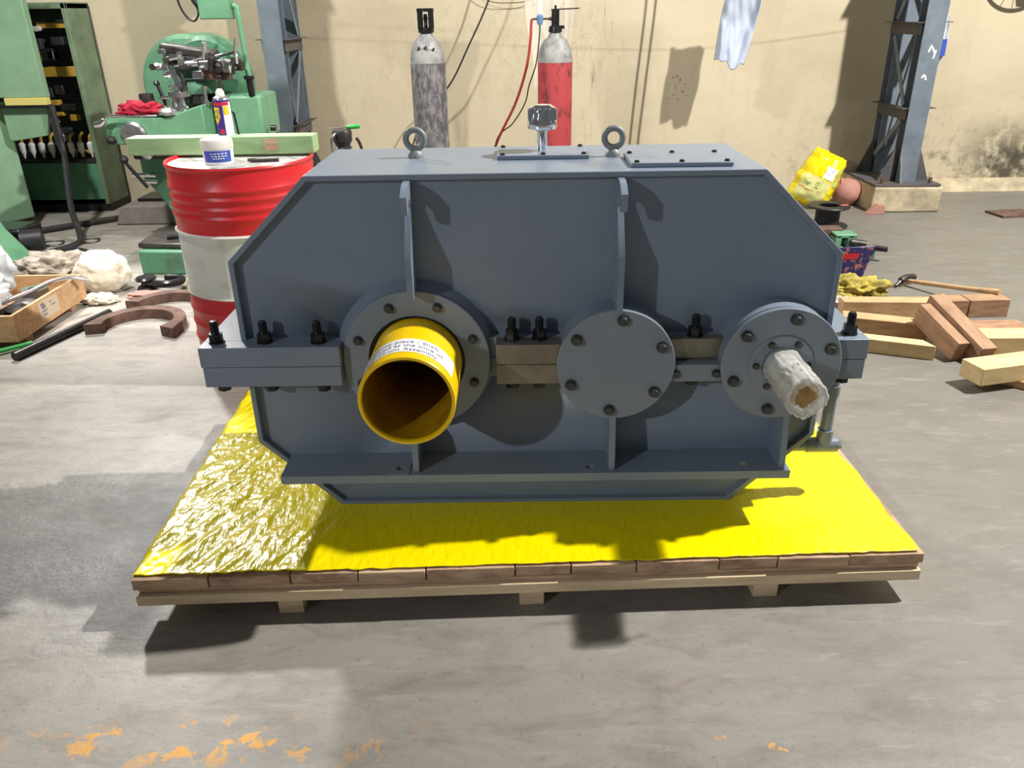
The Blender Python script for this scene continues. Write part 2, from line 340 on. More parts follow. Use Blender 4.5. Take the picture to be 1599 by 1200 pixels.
def blob(c, rad, amp=.2, freq=2.5, seed=0, sub=4, flat=True, rot=0, power=1, ridge=0):
    bm = bmesh.new(); bmesh.ops.create_icosphere(bm, subdivisions=sub, radius=1)
    m = M(); vs = []; c = Vector(c); R = Matrix.Rotation(rot, 3, 'Z')
    for v in bm.verts:
        n = v.co.normalized(); q = Vector([math.copysign(abs(t)**power, t) for t in n])
        d = noise.fractal(n*freq+Vector((seed, 0, 0)), 1, 2, 4)
        if ridge: d -= ridge*abs(noise.noise(n*freq*2.2+Vector((0, seed, 3))))
        q = q*(1+amp*d); p = R @ Vector((q.x*rad[0], q.y*rad[1], q.z*rad[2])) + c
        if flat: p.z = max(p.z, .002)
        vs.append(p)
    bm.verts.index_update(); m.add(vs, [tuple(v.index for v in f.verts) for f in bm.faces]); bm.free(); return m
def smooth_path(pts, n=8):
    pts = [Vector(p) for p in pts]; out = []
    for i in range(len(pts)-1):
        p0 = pts[max(i-1, 0)]; p1 = pts[i]; p2 = pts[i+1]; p3 = pts[min(i+2, len(pts)-1)]
        for k in range(n):
            t = k/n; out.append(.5*((2*p1)+(-p0+p2)*t+(2*p0-5*p1+4*p2-p3)*t*t+(-p0+3*p1-3*p2+p3)*t**3))
    return out+[pts[-1]]

# ------------------------------------------------------------------ setting
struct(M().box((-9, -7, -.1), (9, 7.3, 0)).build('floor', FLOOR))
struct(M().box((-9, 7.0, 0), (9, 7.3, 4.6)).build('wall_back', WALL))
struct(M().prism([(6.86, 0), (7.0, 0), (7.0, .09), (6.97, .085), (6.88, .03)], 3.45, 9, 'X').build('trim_1', CONCRETE))

# ------------------------------------------------------------------ pallet, sheet
PZ = .14
PO = Vector((-1.009, 1.635, 0)); PR = .0345; PLX = 2.081; PLY = 1.12
pallet = thing('pallet', PO, 'low wooden pallet of butted boards under the grey gearbox', 'pallet', rz=PR)
bx = [-1.009, -.812, -.601, -.425, -.248, -.015, .132, .304, .524, .679, .87, 1.071]
for i in range(11):
    a, b = bx[i]+1.009, bx[i+1]+1.009
    j = .004*sin(i*2.3); ro = .012*((i*37 % 11)/11-.5)
    o = M().box((a+.0018, -.004+ro*.6, PZ-.032+abs(j)*.4), (b-.0018, PLY+ro, PZ-abs(j)*.3)).build('board', WOODEND if i % 3 else WOODCUT, pallet, local=True, bevel=.0015)
for k, yy in enumerate((.012, .50, PLY-.06)):
    M().box((.012, yy-.013, .094), (PLX-.012, yy+.09, PZ-.033)).build('packing_batten', WOODCUT, pallet, local=True, bevel=.001)
    M().box((.006, yy-.026, .062), (PLX-.008, yy+.07, .0925)).build('runner', WOODLOW, pallet, local=True, bevel=.0015)
    for xx in (.36, 1.005, 1.64): M().box((xx, yy+.0, 0), (xx+.066, yy+.07, .062)).build('block', WOODLOW, pallet, local=True, bevel=.0015)
# yellow sheet
def sheet():
    m = M(); nx, ny = 340, 190
    inv = Matrix.Rotation(-PR, 3, 'Z'); vs = []
    for j in range(ny+1):
        for i in range(nx+1):
            u, v = i/nx, j/ny
            x = u*(PLX+.004)-.004; y = v*PLY
            y += (1-v)**6*(.004+.006*noise.noise(Vector((x*7, 1, 0)))+.004*noise.noise(Vector((x*30, 5, 0))))
            x += (1-u)**8*(.008*noise.noise(Vector((2, y*9, 0))))+u**8*(-.016+.012*noise.noise(Vector((7, y*9, 0))))
            p = Vector((x*cos(PR)-y*sin(PR)+PO.x, x*sin(PR)+y*cos(PR)+PO.y, 0))
            gx, gy = abs(p.x-.045), p.y
            under = 1 if (gx < .66 and 1.93 < gy < 2.45) else 0
            d = max(gx-.66, 1.93-gy, 0); k = 0 if under else min(1, d/.1)
            left = max(0, min(1, (-.35-p.x)/.25))
            al, ac = x*.45+y*.9, x*.9-y*.45
            w = 1-abs(noise.noise(Vector((ac*13, al*2.6, 0))))*2; w2 = 1-abs(noise.noise(Vector((ac*30, al*9, 2))))*2
            fan = abs(noise.noise(Vector((math.atan2(y-1.0, x-.2)*14, 3, 0))))
            z = PZ+.0035+k*(left*(.0045*max(0, w)+.0026*max(0, w2)+.0014*noise.noise(Vector((x*75, y*60, 1))))+(1-left)*(.0028*fan+.0012*max(0, w2)))
            edge = min(u, v, 1-u)*nx
            if u*PLX < .012: z -= .010*(1-u*PLX/.012)
            vs.append((x, y, max(z, PZ+.0012) if u*PLX >= .012 else z))
    fs = [(j*(nx+1)+i, j*(nx+1)+i+1, (j+1)*(nx+1)+i+1, (j+1)*(nx+1)+i) for j in range(ny) for i in range(nx)]
    m.add(vs, fs); o = m.build('plastic_sheet', SHEET, ang=180); o.location = PO; o.rotation_euler = (0, 0, PR)
    s = o.modifiers.new('thick', 'SOLIDIFY'); s.thickness = .001; s.offset = 1
    return tag(o, 'crinkled yellow plastic sheet spread over the wooden pallet', 'sheet')
sheet()
# sheet edge folded over at the front left corner
m = M(); pts = []
for i in range(40):
    t = i/39; pts.append((PO.x-.006+.012*sin(t*9)+t*.02, PO.y+t*.30, PZ+.004+.004*sin(t*23)))

# ------------------------------------------------------------------ gearbox
S = 1.048
def q(x, y, z): return Vector((x*S, y*S, z*S-.0696))
GB = thing('gearbox', q(.0435, 1.873, .2), 'large dark grey steel gearbox with three round bearing covers', 'gearbox')
def qp(poly): return [(a*S, b*S-.0696) for a, b in poly]
cx = .0435; YF, YS, YB = 1.873*S, 1.893*S, 2.275*S
def inset(poly, d):     # shrink a convex outline
    n = len(poly); out = []
    for i in range(n):
        p0, p1, p2 = Vector(poly[i-1]), Vector(poly[i]), Vector(poly[(i+1) % n])
        def off(a, b):
            e = (b-a).normalized(); nrm = Vector((-e.y, e.x)); return a+nrm*d, e
        a, e1 = off(p0, p1); b, e2 = off(p1, p2)
        det = e1.x*e2.y-e1.y*e2.x
        t = ((b-a).x*e2.y-(b-a).y*e2.x)/det; r = a+e1*t; out.append((r.x, r.y))
    return out
up = [(cx-.7505, .65), (cx+.7505, .65), (cx+.7505, .910), (cx+.5405, 1.114), (cx-.5405, 1.114), (cx-.7505, .910)]
lowp = [(cx-.5415, .2), (cx+.5415, .2), (cx+.7505, .408), (cx+.7505, .65), (cx-.7505, .65), (cx-.7505, .408)]
for nm, pl in (('upper_casing', up), ('lower_casing', lowp)):
    body = M().prism(qp(inset(pl, .012)), YS, 2.255*S).build(nm, PAINT, GB)
    M().ring(qp(pl), qp(inset(pl, .0135)), YF, YB).build('casing_band', PAINT, body, bevel=.002)
# split flanges
def flange(nm, z0, z1, segs):
    m = M().box(q(-.80, 1.868, z0), q(.872, 2.325, z1))
    for a, b, y in segs: m.box(q(a, y, z0), q(b, 1.869, z1))
    return m.build(nm, PAINT, GB, bevel=.0018)
fl = flange('upper_flange', .652, .705, [(-.80, -.446, 1.82), (.76, .872, 1.82)])
fl2 = flange('lower_flange', .598, .6508, [(-.796, -.448, 1.82), (.757, .869, 1.82)])
for par, z0, z1 in ((fl, .652, .705), (fl2, .598, .6508)):
    M().box(q(-.055, 1.815, z0), q(.135, 1.869, z1)).build('machined_flange_face', BARE, par, bevel=.0015)
M().box(q(.36, 1.84, .652), q(.54, 1.869, .705)).build('machined_flange_face', BARE, fl, bevel=.0015)
M().box(q(.36, 1.85, .598), q(.54, 1.869, .6508)).build('machined_flange_face', BARE, fl2, bevel=.0015)
bar = M().box(q(.37, 1.812, .600), q(.535, 1.848, .646)).build('locking_bar', PAINT2, GB, bevel=.0015)
# hex bolt head pointing to -y, and stud with nut pointing up
def hexbolt(r, h):
    m = M().cyl((0, 0, 0), (0, -h*.25, 0), r*1.25, n=20); m.cyl((0, -h*.25, 0), (0, -h, 0), r, n=6); m.cyl((0, -h, 0), (0, -h*1.12, 0), r*.86, r*.75, n=12); return m
B1 = hexbolt(.0125, .014).build('bolt', BOLT); B2 = hexbolt(.0075, .008).build('bolt', BOLT); B3 = hexbolt(.0105, .013).build('bolt', BOLT)
def stud():
    m = M().cyl((0, 0, 0), (0, 0, .004), .021, n=20); m.cyl((0, 0, .004), (0, 0, .026), .0185, n=6)
    return m
def thread():
    prof = [(.011, .0)]
    for k in range(9): prof += [(.0116, .026+k*.0035), (.0104, .0278+k*.0035)]
    prof += [(.008, .060), (.0, .0605)]
    return M().lathe(prof, n=14)
NUT = stud().build('nut', BLACK_STEEL); THR = thread().build('stud', BLACK_STEEL)
for (x, y) in ((-.765, 1.862), (-.641, 1.858), (-.504, 1.853), (-.015, 1.857), (.054, 1.857), (.447, 1.862), (.836, 1.862), (-.765, 2.27), (-.5, 2.29), (0, 2.29), (.45, 2.29), (.836, 2.27)):
    l = q(x, y, .705)-W[GB.name]
    n_ = inst(NUT, fl, l, (0, 0, x*7)); inst(THR, fl, l)
    inst(NUT, fl2, q(x, y, .598)-W[GB.name], (pi, 0, x*5))
# hubs and covers
def hub(x, r, yface, yback=1.895, rb=None, dx=0):
    rb = rb or r
    return M().lathe([(0, yback*S), (rb*S, yback*S), (r*S, yface*S), (0, yface*S)], (x*S+dx, 0, .651*S-.0696), 'Y', 64).build('bearing_boss', PAINT, GB)
HUB1 = hub(-.258, .189, 1.858, rb=.205, dx=-.006); hub(.243, .145, 1.822); hub(.651, .146, 1.815)
def disc(nm, x, r, y0, y1, rin=0, ma=PAINT2, z=.651, n=64):
    prof = [(rin*S, y1*S), (r*S, y1*S), (r*S, (y0+.002)*S), ((r-.002)*S, y0*S), (rin*S, y0*S)]
    return M().lathe(prof, (x*S, 0, z*S-.0696), 'Y', n, closed=rin > 0).build(nm, ma, GB)
c1 = disc('bearing_cover', -.258, .187, 1.846, 1.859, rin=.123)
M().lathe([(.1132*S, 1.8572*S), (.1235*S, 1.8572*S), (.1235*S, 1.8576*S), (.1132*S, 1.8576*S)], (-.257*S, 0, .651*S-.0696), 'Y', 48, closed=True).build('recess_shade_ring', RUBBER, c1)  # black ring painted for the shaded recess around the tube
disc('gasket', .243, .140, 1.812, 1.824, ma=BLACK); disc('gasket', .651, .141, 1.805, 1.817, ma=BLACK)
c2 = disc('bearing_cover', .243, .147, 1.800, 1.813); c3 = disc('bearing_cover', .651, .148, 1.793, 1.806)
def cbolts(par, src, x, y, r, n, a0, skip=()):
    for k in range(n):
        if k in skip: continue
        a = a0+2*pi*k/n; inst(src, par, q(x+r*cos(a), y, .651+r*sin(a))-W[GB.name], (0, k*.7, 0))
cbolts(c1, B3, -.258, 1.846, .156, 8, radians(22.5)); cbolts(c2, B1, .243, 1.800, .122, 6, radians(84)); cbolts(c3, B1, .651, 1.793, .122, 6, radians(80))
ring3 = disc('seal_retainer', .651, .079, 1.788, 1.7935, rin=.05)
cbolts(ring3, B2, .651, 1.788, .064, 6, radians(60))
for x in (.395, .497): inst(B2, bar, q(x, 1.812, .622)-W[GB.name], (0, x, 0), 1.3)
# lifting ribs: outline in (y, z), outwards is -y
hook = [(0, 1.10), (.014, 1.10), (.05, 1.099), (.076, 1.093), (.1, 1.076), (.1, 1.036), (.082, 1.034), (.076, 1.041), (.071, 1.055), (.055, 1.064), (.040, 1.059), (.033, 1.044), (.055, 1.0), (.098, .928)]
for x, zb in ((-.2555, .832), (.2455, .79)):
    pts = [((1.893-p)*S, z*S-.0696) for p, z in hook+[(.098, zb), (0, zb)]]
    M().prism(pts, (x-.0075)*S, (x+.0075)*S, 'X').build('lifting_hook', PAINT, GB)
for x, yo, zt in ((-.272, 1.80, .50), (.241, 1.80, .56), (.686, 1.80, .56)):
    rib = [(1.893, zt), (1.85, zt), (yo, zt-.04), (1.785, .40), (1.785, .358), (1.893, .358)]
    M().prism([(a*S, b*S-.0696) for a, b in rib], (x-.008)*S, (x+.008)*S, 'X').build('foot_gusset', PAINT, GB, bevel=.0012)
# weld beads where ribs and boss meet the skin
m = M()
plate = plate_mesh(M(), [(-.628*S, 1.773*S), (.706*S, 1.773*S), (.706*S, 1.893*S), (-.628*S, 1.893*S)], [(-.316*S, 1.806*S, .012), (.187*S, 1.804*S, .012), (.591*S, 1.81*S, .012)], .335*S-.0696, .358*S-.0696)
plate.build('foot_plate', PAINT, GB)
plate_mesh(M(), [(-.35*S, 1.776*S), (-.29*S, 1.776*S), (-.29*S, 1.84*S), (-.35*S, 1.84*S)], [(-.316*S, 1.806*S, .0125)], .358*S-.0696, .3605*S-.0696).build('foot_pad', PAINT2, GB)
M().box(q(-.628, 2.255, .335), q(.706, 2.37, .358)).build('foot_plate', PAINT, GB, bevel=.0015)
# top: eyebolts, hatches, breather
def eyebolt(x, y):
    c = q(x, y, 1.114); e = M().lathe([(0, 0), (.021, 0), (.021, .008), (.016, .016), (.012, .02), (0, .02)], c, 'Z', 24)
    R_ = .0245; ro = .0085
    e.tube([c+Vector((R_*cos(t), 0, .020+R_+ro*.4+R_*sin(t))) for t in [2*pi*k/36 for k in range(36)]], ro, 12, True)
    return e.build('eyebolt', ZINC, GB)
eyebolt(-.259, 2.114); eyebolt(.25, 2.085)
SC = M().lathe([(0, 0), (.0065, 0), (.0065, .004), (.004, .0055), (0, .0055)], (0, 0, 0), 'Z', 14).build('screw', BLACK_STEEL)
def hatch(x0, x1, y0, y1, n):
    h = M().box(q(x0, y0, 1.114), q(x1, y1, 1.125)).build('inspection_hatch', PAINT, GB, bevel=.0025)
    for i in range(n):
        for y in (y0+.012, y1-.012):
            x = x0+.014+(x1-x0-.028)*i/(n-1); inst(SC, h, q(x, y, 1.125)-W[GB.name])
    return h
h1 = hatch(-.047, .187, 2.048, 2.2, 3); hatch(.274, .516, 1.912, 2.07, 3)
bc = q(.07, 2.125, 1.125)
br = M(); n = 168
prof = [(.0, .056), (.030, .056), (.0385, .058), (.0395, .062), (.0395, .072), (.0395, .077), (.0395, .083), (.0395, .104), (.038, .109), (.0345, .1125), (.028, .115), (.024, .1185), (.016, .119), (0, .1185)]
vs = []
for r, h in prof:
    for i in range(n):
        t = 2*pi*i/n; g = 1-.17*max(0, cos(14*t))**.8*(1 if .08 < h < .110 and r > .03 else 0); vs.append(bc+Vector((r*g*cos(t), r*g*sin(t), h)))
br.add(vs, [(j*n+i, j*n+(i+1) % n, (j+1)*n+(i+1) % n, (j+1)*n+i) for j in range(len(prof)-1) for i in range(n)])
bro = br.build('breather', CHROME, GB, ang=40); bro['label'] = 'fluted chrome breather cap'
M().lathe([(0, 0), (.0135, 0), (.0135, .05), (.018, .052), (.018, .058), (0, .058)], bc, 'Z', 24).build('stem', CHROME, bro)
# oil pipe at the right end
pc = q(.848, 1.93, .34)
op = M().tube([q(.848, 1.93, .60), q(.848, 1.93, .37)], .0175, 20).build('oil_pipe', PAINT2, GB)
M().cyl(q(.848, 1.93, .395), q(.848, 1.93, .35), .0225, n=20).cyl(q(.80, 1.93, .345), q(.884, 1.93, .345), .0225, n=20).build('tee_fitting', PAINT2, op)
M().cyl(q(.70, 1.93, .345), q(.80, 1.93, .345), .0185, n=20).build('branch_pipe', PAINT2, op)
M().cyl(q(.884, 1.93, .345), q(.896, 1.93, .345), .0145, n=6).build('pipe_plug', PAINT2, op)
M().cyl(q(.848, 1.93, .60), q(.848, 1.93, .575), .0235, n=6).build('pipe_union', PAINT2, op)
M().cyl(q(.848, 1.93, .53), q(.848, 1.93, .50), .0215, n=20).build('pipe_coupling', PAINT2, op)
# yellow dummy shaft
TR, TI = .1125*S, .1025*S; tc_ = (-.256*S, 0, .651*S-.0696); ye, yb_ = 1.614*S, 1.857*S
yb_ = 2.23*S
tube = M().lathe([(TR, yb_), (TR, ye+.003), (TR-.002, ye), (TI+.002, ye), (TI, ye+.003), (TI-.0002, ye+.012), (TR-.004, ye+.02), (TR-.004, yb_)], tc_, 'Y', 80, closed=True).build('dummy_shaft', YELLOW, GB)
tube['label'] = 'yellow painted hollow tube with paper sticker'
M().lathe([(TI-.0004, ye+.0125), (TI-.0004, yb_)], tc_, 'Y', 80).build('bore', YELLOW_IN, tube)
M().lathe([(TI+.0004, yb_-.004), (0, yb_-.004)], tc_, 'Y', 48).build('bore_dark_disc', BLACK, tube)  # black disc stands for the dark depth of the open bore
cut = M().cyl((tc_[0], 1.84*S, tc_[2]), (tc_[0], 2.24*S, tc_[2]), TR+.0015, n=80).build('bore_cutter', BLACK)
for o in [c for c in GB.children if c.name.split('.')[0] in ('upper_casing', 'lower_casing', 'upper_flange', 'lower_flange')]+[HUB1]:
    bo = o.modifiers.new('bore', 'BOOLEAN'); bo.object = cut; bo.operation = 'DIFFERENCE'; bo.solver = 'EXACT'
    keep = [m_ for m_ in o.modifiers if m_.type != 'BOOLEAN']
    for m_ in keep: m_.show_viewport = False
    bpy.context.view_layer.update()
    me = bpy.data.meshes.new_from_object(o.evaluated_get(bpy.context.evaluated_depsgraph_get()))
    o.modifiers.remove(bo); o.data = me
    for m_ in keep: m_.show_viewport = True
bpy.data.objects.remove(cut)
def onTube(ang, y, r): return Vector((tc_[0]+r*sin(ang), y, tc_[2]+r*cos(ang)))
m = M(); na = 50; y0_, y1_ = ye+.030, ye+.112
A0, A1 = radians(-78), radians(66)
for i in range(na+1):
    a = A0+(A1-A0)*i/na
    for y in (y0_, y1_): m.v.append(onTube(a, y, TR+.0008))
m.f += [(2*i, 2*i+1, 2*i+3, 2*i+2) for i in range(na)]
sticker = m.build('sticker', PAPER, tube, ang=180)
for k, line in enumerate(('Dummy piece / Shaft', 'Removed at the time of', 'final Drum Assembly')):
    v, f = text_mesh(line, .0225); yy = ye+.091-k*.0235
    M().add([onTube((p.x)/TR+(A0+A1)/2-.02, yy+p.y, TR+.0016) for p in v], f).build('sticker_text', INK, sticker, smooth=False)
# input shaft wrapped in film
sc_ = q(.651, 0, .651); ys0, ys1 = 1.80*S, 1.62*S
sh = M().lathe([(0, ys0), (.038*S, ys0), (.038*S, ys1+.004), (.035*S, ys1), (0, ys1)], (sc_.x, 0, sc_.z), 'Y', 40).build('input_shaft', LIDGREY, GB)
M().lathe([(0, ys1-.0006), (.033*S, ys1-.0006), (.033*S, ys1+.0004), (0, ys1+.0004)], (sc_.x, 0, sc_.z), 'Y', 32).build('shaft_end', BRONZE, sh)
M().box((sc_.x-.007, ys1-.002, sc_.z+.028), (sc_.x+.007, ys1+.09, sc_.z+.046)).build('shaft_key', STEEL, sh)
m = M(); n = 72; rows = 46
prof = [(.045, ys0-.012)]+[(.0455+.0006*math.sin(k), ys0-.012-(ys0-.012-ys1+.012)*k/36) for k in range(1, 37)]+[(.046, ys1-.016), (.042, ys1-.020), (.036, ys1-.021), (.029, ys1-.018), (.024, ys1-.013), (.022, ys1-.006)]
vs = []
for j, (r, y) in enumerate(prof):
    for i in range(n):
        t = 2*pi*i/n; nn = noise.fractal(Vector((cos(t)*1.3, sin(t)*1.3, y*9)), 1, 2, 3)*.004+abs(noise.noise(Vector((cos(t)*3+y*14, sin(t)*3, y*7))))*.006+abs(noise.noise(Vector((cos(t)*6, sin(t)*6-y*22, y*10))))*.0025
        if j > 36: nn *= 1.4
        vs.append(Vector((sc_.x+(r+nn)*S*cos(t), y, sc_.z+(r+nn)*S*sin(t))))
m.add(vs, [(j*n+i, j*n+(i+1) % n, (j+1)*n+(i+1) % n, (j+1)*n+i) for j in range(len(prof)-1) for i in range(n)])
fw = m.build('film_wrap', FILM, sh, ang=28); fw['label'] = 'crumpled clear plastic film around the shaft'
m = M()
for k in range(14):
    t = k/13; xx = sc_.x+.041-.004*t+.004*sin(k*1.7); zz = sc_.z-.005-.095*t; w_ = .013*(1-t)+.003
    m.v += [Vector((xx-w_, ys1-.012+.005*sin(k), zz)), Vector((xx+w_*.7, ys1-.006+.006*cos(k*1.3), zz+.004))]
m.f += [(2*k, 2*k+1, 2*k+3, 2*k+2) for k in range(13)]
m.build('film_tail', FILM, sh, ang=180)
for o in (B1, B2, B3, NUT, THR, SC): bpy.data.objects.remove(o)

# ------------------------------------------------------------------ lattice columns
def column(x, yf, yb, label, side, bat, plinth_label, marks=False):
    px0, px1 = x-.285, x+.245
    blob_top = .19
    p = M().prism([(px0, 0), (px1, 0), (px1-.01, .10), (px1, .185), (px0+.012, .19), (px0-.005, .08)], yf-.13, min(yb+.2, 6.99)).build('concrete_plinth', CONCRETE, loc=(x, (yf+yb)/2, 0), bevel=.012)
    tag(p, plinth_label, 'plinth')
    c = thing('steel_column', (x, (yf+yb)/2, .19), label, 'column')
    M().box((x-.27, yf-.10, .19), (x+.235, yb+.12, .208)).build('base_plate', COLDARK, c, bevel=.002)
    H = 3.4; w = .075; t = .008
    for nm, y, s in (('front_beam', yf, 1), ('rear_beam', yb, -1)):
        b_ = M().box((x-w, y-.004, .208), (x+w, y+.006, H)); b_.box((x-.006, y+.006, .208), (x+.006, y+.104, H)); b_.box((x-w, y+.104, .208), (x+w, y+.114, H))
        b_.build(nm, COLGREY, c)
    for sx in (-1, 1):
        xs = x+sx*(w+.003)
        for k, z in enumerate(bat):
            M().box((min(xs, xs+sx*.008), yf+.02, z-.05), (max(xs, xs+sx*.008), yb+.10, z+.03)).box((min(xs, xs+sx*.05), yf+.0, z+.03), (max(xs, xs+sx*.05), yb+.12, z+.036)).build('batten', COLDARK, c)
        zz = [.30]+bat+[H-.1]
        for k in range(len(zz)-1):
            a, b2 = zz[k]+.05, zz[k+1]-.06
            ya, yb2 = (yf+.09, yb+.02) if k % 2 else (yb+.02, yf+.09)
            d = Vector((0, yb2-ya, b2-a)); nrm = Vector((0, -d.z, d.y)).normalized()*.022
            P0, P1 = Vector((xs, ya, a)), Vector((xs, yb2, b2)); e = Vector((sx*.006, 0, 0))
            M().add([P0-nrm, P0+nrm, P1+nrm, P1-nrm, P0-nrm+e, P0+nrm+e, P1+nrm+e, P1-nrm+e], [(0,1,2,3),(7,6,5,4),(0,4,5,1),(1,5,6,2),(2,6,7,3),(3,7,4,0)]).build('lacing_bar', COLGREY, c)
        for y in (yf+.055, yb+.055):
            M().prism([(x+sx*w, .208), (x+sx*.20, .208), (x+sx*(w+.02), .46), (x+sx*w, .46)], y-.005, y+.005).build('stiffener', COLDARK, c)
    M().prism([(yf-.004, .208), (yf-.07, .208), (yf-.004, .40)], x-.07, x-.06, 'X').build('stiffener', COLGREY, c)
    for dx in (-.2, .17):
        M().cyl((x+dx, yf-.05, .208), (x+dx, yf-.05, .25), .014, n=6).build('anchor_bolt', RUST, c)
    if marks:
        for (mx, mz, a, l) in ((.015, 1.17, .3, .05), (.04, 1.16, -.5, .045), (.055, 1.13, .2, .06), (.0, .98, .6, .03), (.02, .97, -.4, .035)):
            M().obox((x+mx-.02, yf-.0045, mz), (.012, .0015, l), (0, a, 0)).build('chalk_mark', PAPER, c)
    return c
column(3.04, 6.27, 6.70, 'grey lattice steel column with chalk marks beside the yellow sack', -1, [.72, 1.31, 2.0, 2.7], 'cream concrete plinth under the chalk-marked column', True)
column(-1.76, 6.27, 6.70, 'grey lattice steel column behind the red and white drum', 1, [.66, 1.27, 2.0, 2.7], 'concrete plinth under the column behind the drum')

# ------------------------------------------------------------------ gas cylinders
def cylinder(x, y, r, h, label, body, topm, red):
    c = thing('gas_cylinder', (x, y, 0), label, 'gas cylinder')
    hs = h-.03
    M().lathe([(0, 0), (r*.9, 0), (r, .02), (r, hs-.19)], (x, y, 0), 'Z', 40).build('body', body, c)
    sp = [(r, hs-.19)]+[(r*cos(a)+(.036)*(1-cos(a)), hs-.19+.16*sin(a)) for a in [radians(k*10) for k in range(1, 9)]]+[(.036, hs)]
    M().lathe(sp+[(0, hs)], (x, y, 0), 'Z', 40).build('shoulder', topm, c)
    return c, hs
cb, hs = cylinder(-.575, 5.68, .117, 1.38, 'black scuffed gas cylinder with open guard cap', CYLBLACK, CYLGREY, False)
m = M().lathe([(.036, hs-.01), (.052, hs-.005), (.053, hs+.025), (.042, hs+.025), (.036, hs-.01)], (-.575, 5.68, 0), 'Z', 24)
m.lathe([(.050, hs+.118), (.057, hs+.118), (.057, hs+.138), (.050, hs+.138)], (-.575, 5.68, 0), 'Z', 24, closed=True)
for k in range(4):
    a = pi/4+k*pi/2; m.obox((-.575+.051*cos(a), 5.68+.051*sin(a), hs+.07), (.009, .032, .105), (0, 0, a))
m.build('guard_cap', BLACK_STEEL, cb)
M().cyl((-.575, 5.68, hs), (-.575, 5.68, hs+.07), .012, n=12).cyl((-.575, 5.65, hs+.045), (-.575, 5.70, hs+.045), .009, n=10).cyl((-.575, 5.68, hs+.07), (-.575, 5.68, hs+.105), .016, .011, n=8).build('valve', DARKSTEEL, cb)
for k, (dx, dz, l, ang) in enumerate([(-.05, -.11, .05, .5), (-.03, -.10, .05, .5), (-.005, -.105, .05, .5), (.02, -.11, .05, .5), (.045, -.115, .05, .5)]):
    rr = .095; xx = -.575+dx
    M().obox((xx, 5.68-math.sqrt(max(.0001, .110**2-dx*dx))+.006, hs+dz), (.012, .004, l), (.6, ang, 0)).build('painted_stripe', PAPER if k % 2 else BLACK, cb)
cr, hs2 = cylinder(.283, 5.9, .12, 1.36, 'worn red gas cylinder with valve and red hose', CYLRED, CYLGREY, True)
vx, vy = .283, 5.9
M().cyl((vx, vy, hs2), (vx, vy, hs2+.035), .047, .043, n=16).cyl((vx, vy, hs2+.035), (vx, vy, hs2+.14), .027, n=16).cyl((vx-.035, vy-.02, hs2+.03), (vx+.06, vy-.02, hs2+.03), .011, n=10).cyl((vx, vy, hs2+.14), (vx, vy, hs2+.165), .008, n=8).build('valve', BLACK_STEEL, cr)
M().cyl((vx-.03, vy, hs2+.138), (vx+.16, vy, hs2+.144), .0045, n=8).build('valve_key', DARKSTEEL, cr)
reg = M().cyl((vx-.02, vy, hs2+.082), (vx-.16, vy, hs2+.082), .006, n=10).cyl((vx-.022, vy, hs2+.082), (vx-.04, vy, hs2+.082), .012, n=8).build('regulator_stem', DARKSTEEL, cr)
M().lathe([(0, 0), (.014, .0), (.022, .02), (.022, .055), (.014, .065), (0, .065)], (vx-.105, vy, hs2+.045), 'Z', 16).build('regulator', GLASSBLUE, cr)
M().lathe([(0, 0), (.021, 0), (.021, .075), (.012, .09), (0, .09)], (vx-.105, vy, hs2+.112), 'Z', 16).build('flow_tube', FILM, cr)
hp = smooth_path([(vx-.16, vy, hs2+.082), (vx-.165, vy, hs2+.04), (vx-.17, vy, hs2-.05), (vx-.20, vy+.03, 1.10), (vx-.28, vy+.1, .86), (vx-.42, vy+.2, .58), (vx-.48, vy+.2, .35), (vx-.45, vy+.1, .05), (vx-.3, vy+.0, .012), (vx-.1, vy-.2, .012)], 8)
tag(M().tube(hp, .0095, 8).build('gas_hose', HOSE, loc=(vx-.2, vy, 0)), 'thin red rubber gas hose hanging from the red cylinder valve', 'hose')
wp = smooth_path([(vx-.105, vy, hs2+.045), (vx-.11, vy, hs2-.04), (vx-.13, vy+.05, 1.13), (vx-.18, vy+.1, .98), (vx-.21, vy+.12, .86), (vx-.30, vy+.15, .72), (vx-.42, vy+.2, .6), (vx-.47, vy+.2, .3), (vx-.44, vy+.1, .02)], 8)
tag(M().tube(wp, .0045, 6).build('wire', BLACK, loc=(vx-.2, vy, 0)), 'thin black wire dangling beside the red hose', 'wire')
# hanging clear film behind the red cylinder
def cloth_sheet(name, ma, x0, x1, y, zfun, amp, seed, nx=40, nz=50, thick=.0015, folds=6):
    m = M()
    for j in range(nz+1):
        for i in range(nx+1):
            u, v = i/nx, j/nz; a, b_, zt, zb = zfun(u, v)
            m.v.append(Vector((a, y+amp*(sin(folds*pi*(u+.16*sin(u*5+seed)+.10*sin(v*3+u*2))+seed)*(.25+.6*(1-v))+1.1*noise.noise(Vector((u*2.5, v*2.2, seed)))+.35*noise.noise(Vector((u*7+v*3, v*5, seed+4)))), b_)))
    m.f += [(j*(nx+1)+i, j*(nx+1)+i+1, (j+1)*(nx+1)+i+1, (j+1)*(nx+1)+i) for j in range(nz) for i in range(nx)]
    o = m.build(name, ma, loc=((x0+x1)/2, y, 0), ang=180); s = o.modifiers.new('thick', 'SOLIDIFY'); s.thickness = thick; return o
def filmfun(u, v):
    w = .12+.11*v; xm = .26+.03*v; bot = .90+.30*abs(u-.12)+.05*sin(u*13)
    return (xm+(u-.5)*2*w+.015*sin(v*9), bot+(1.95-bot)*v, 0, 0)
tag(cloth_sheet('plastic_film', CLEAR, .05, .45, 6.25, filmfun, .035, 2.0), 'clear plastic film hanging behind the red gas cylinder', 'film')
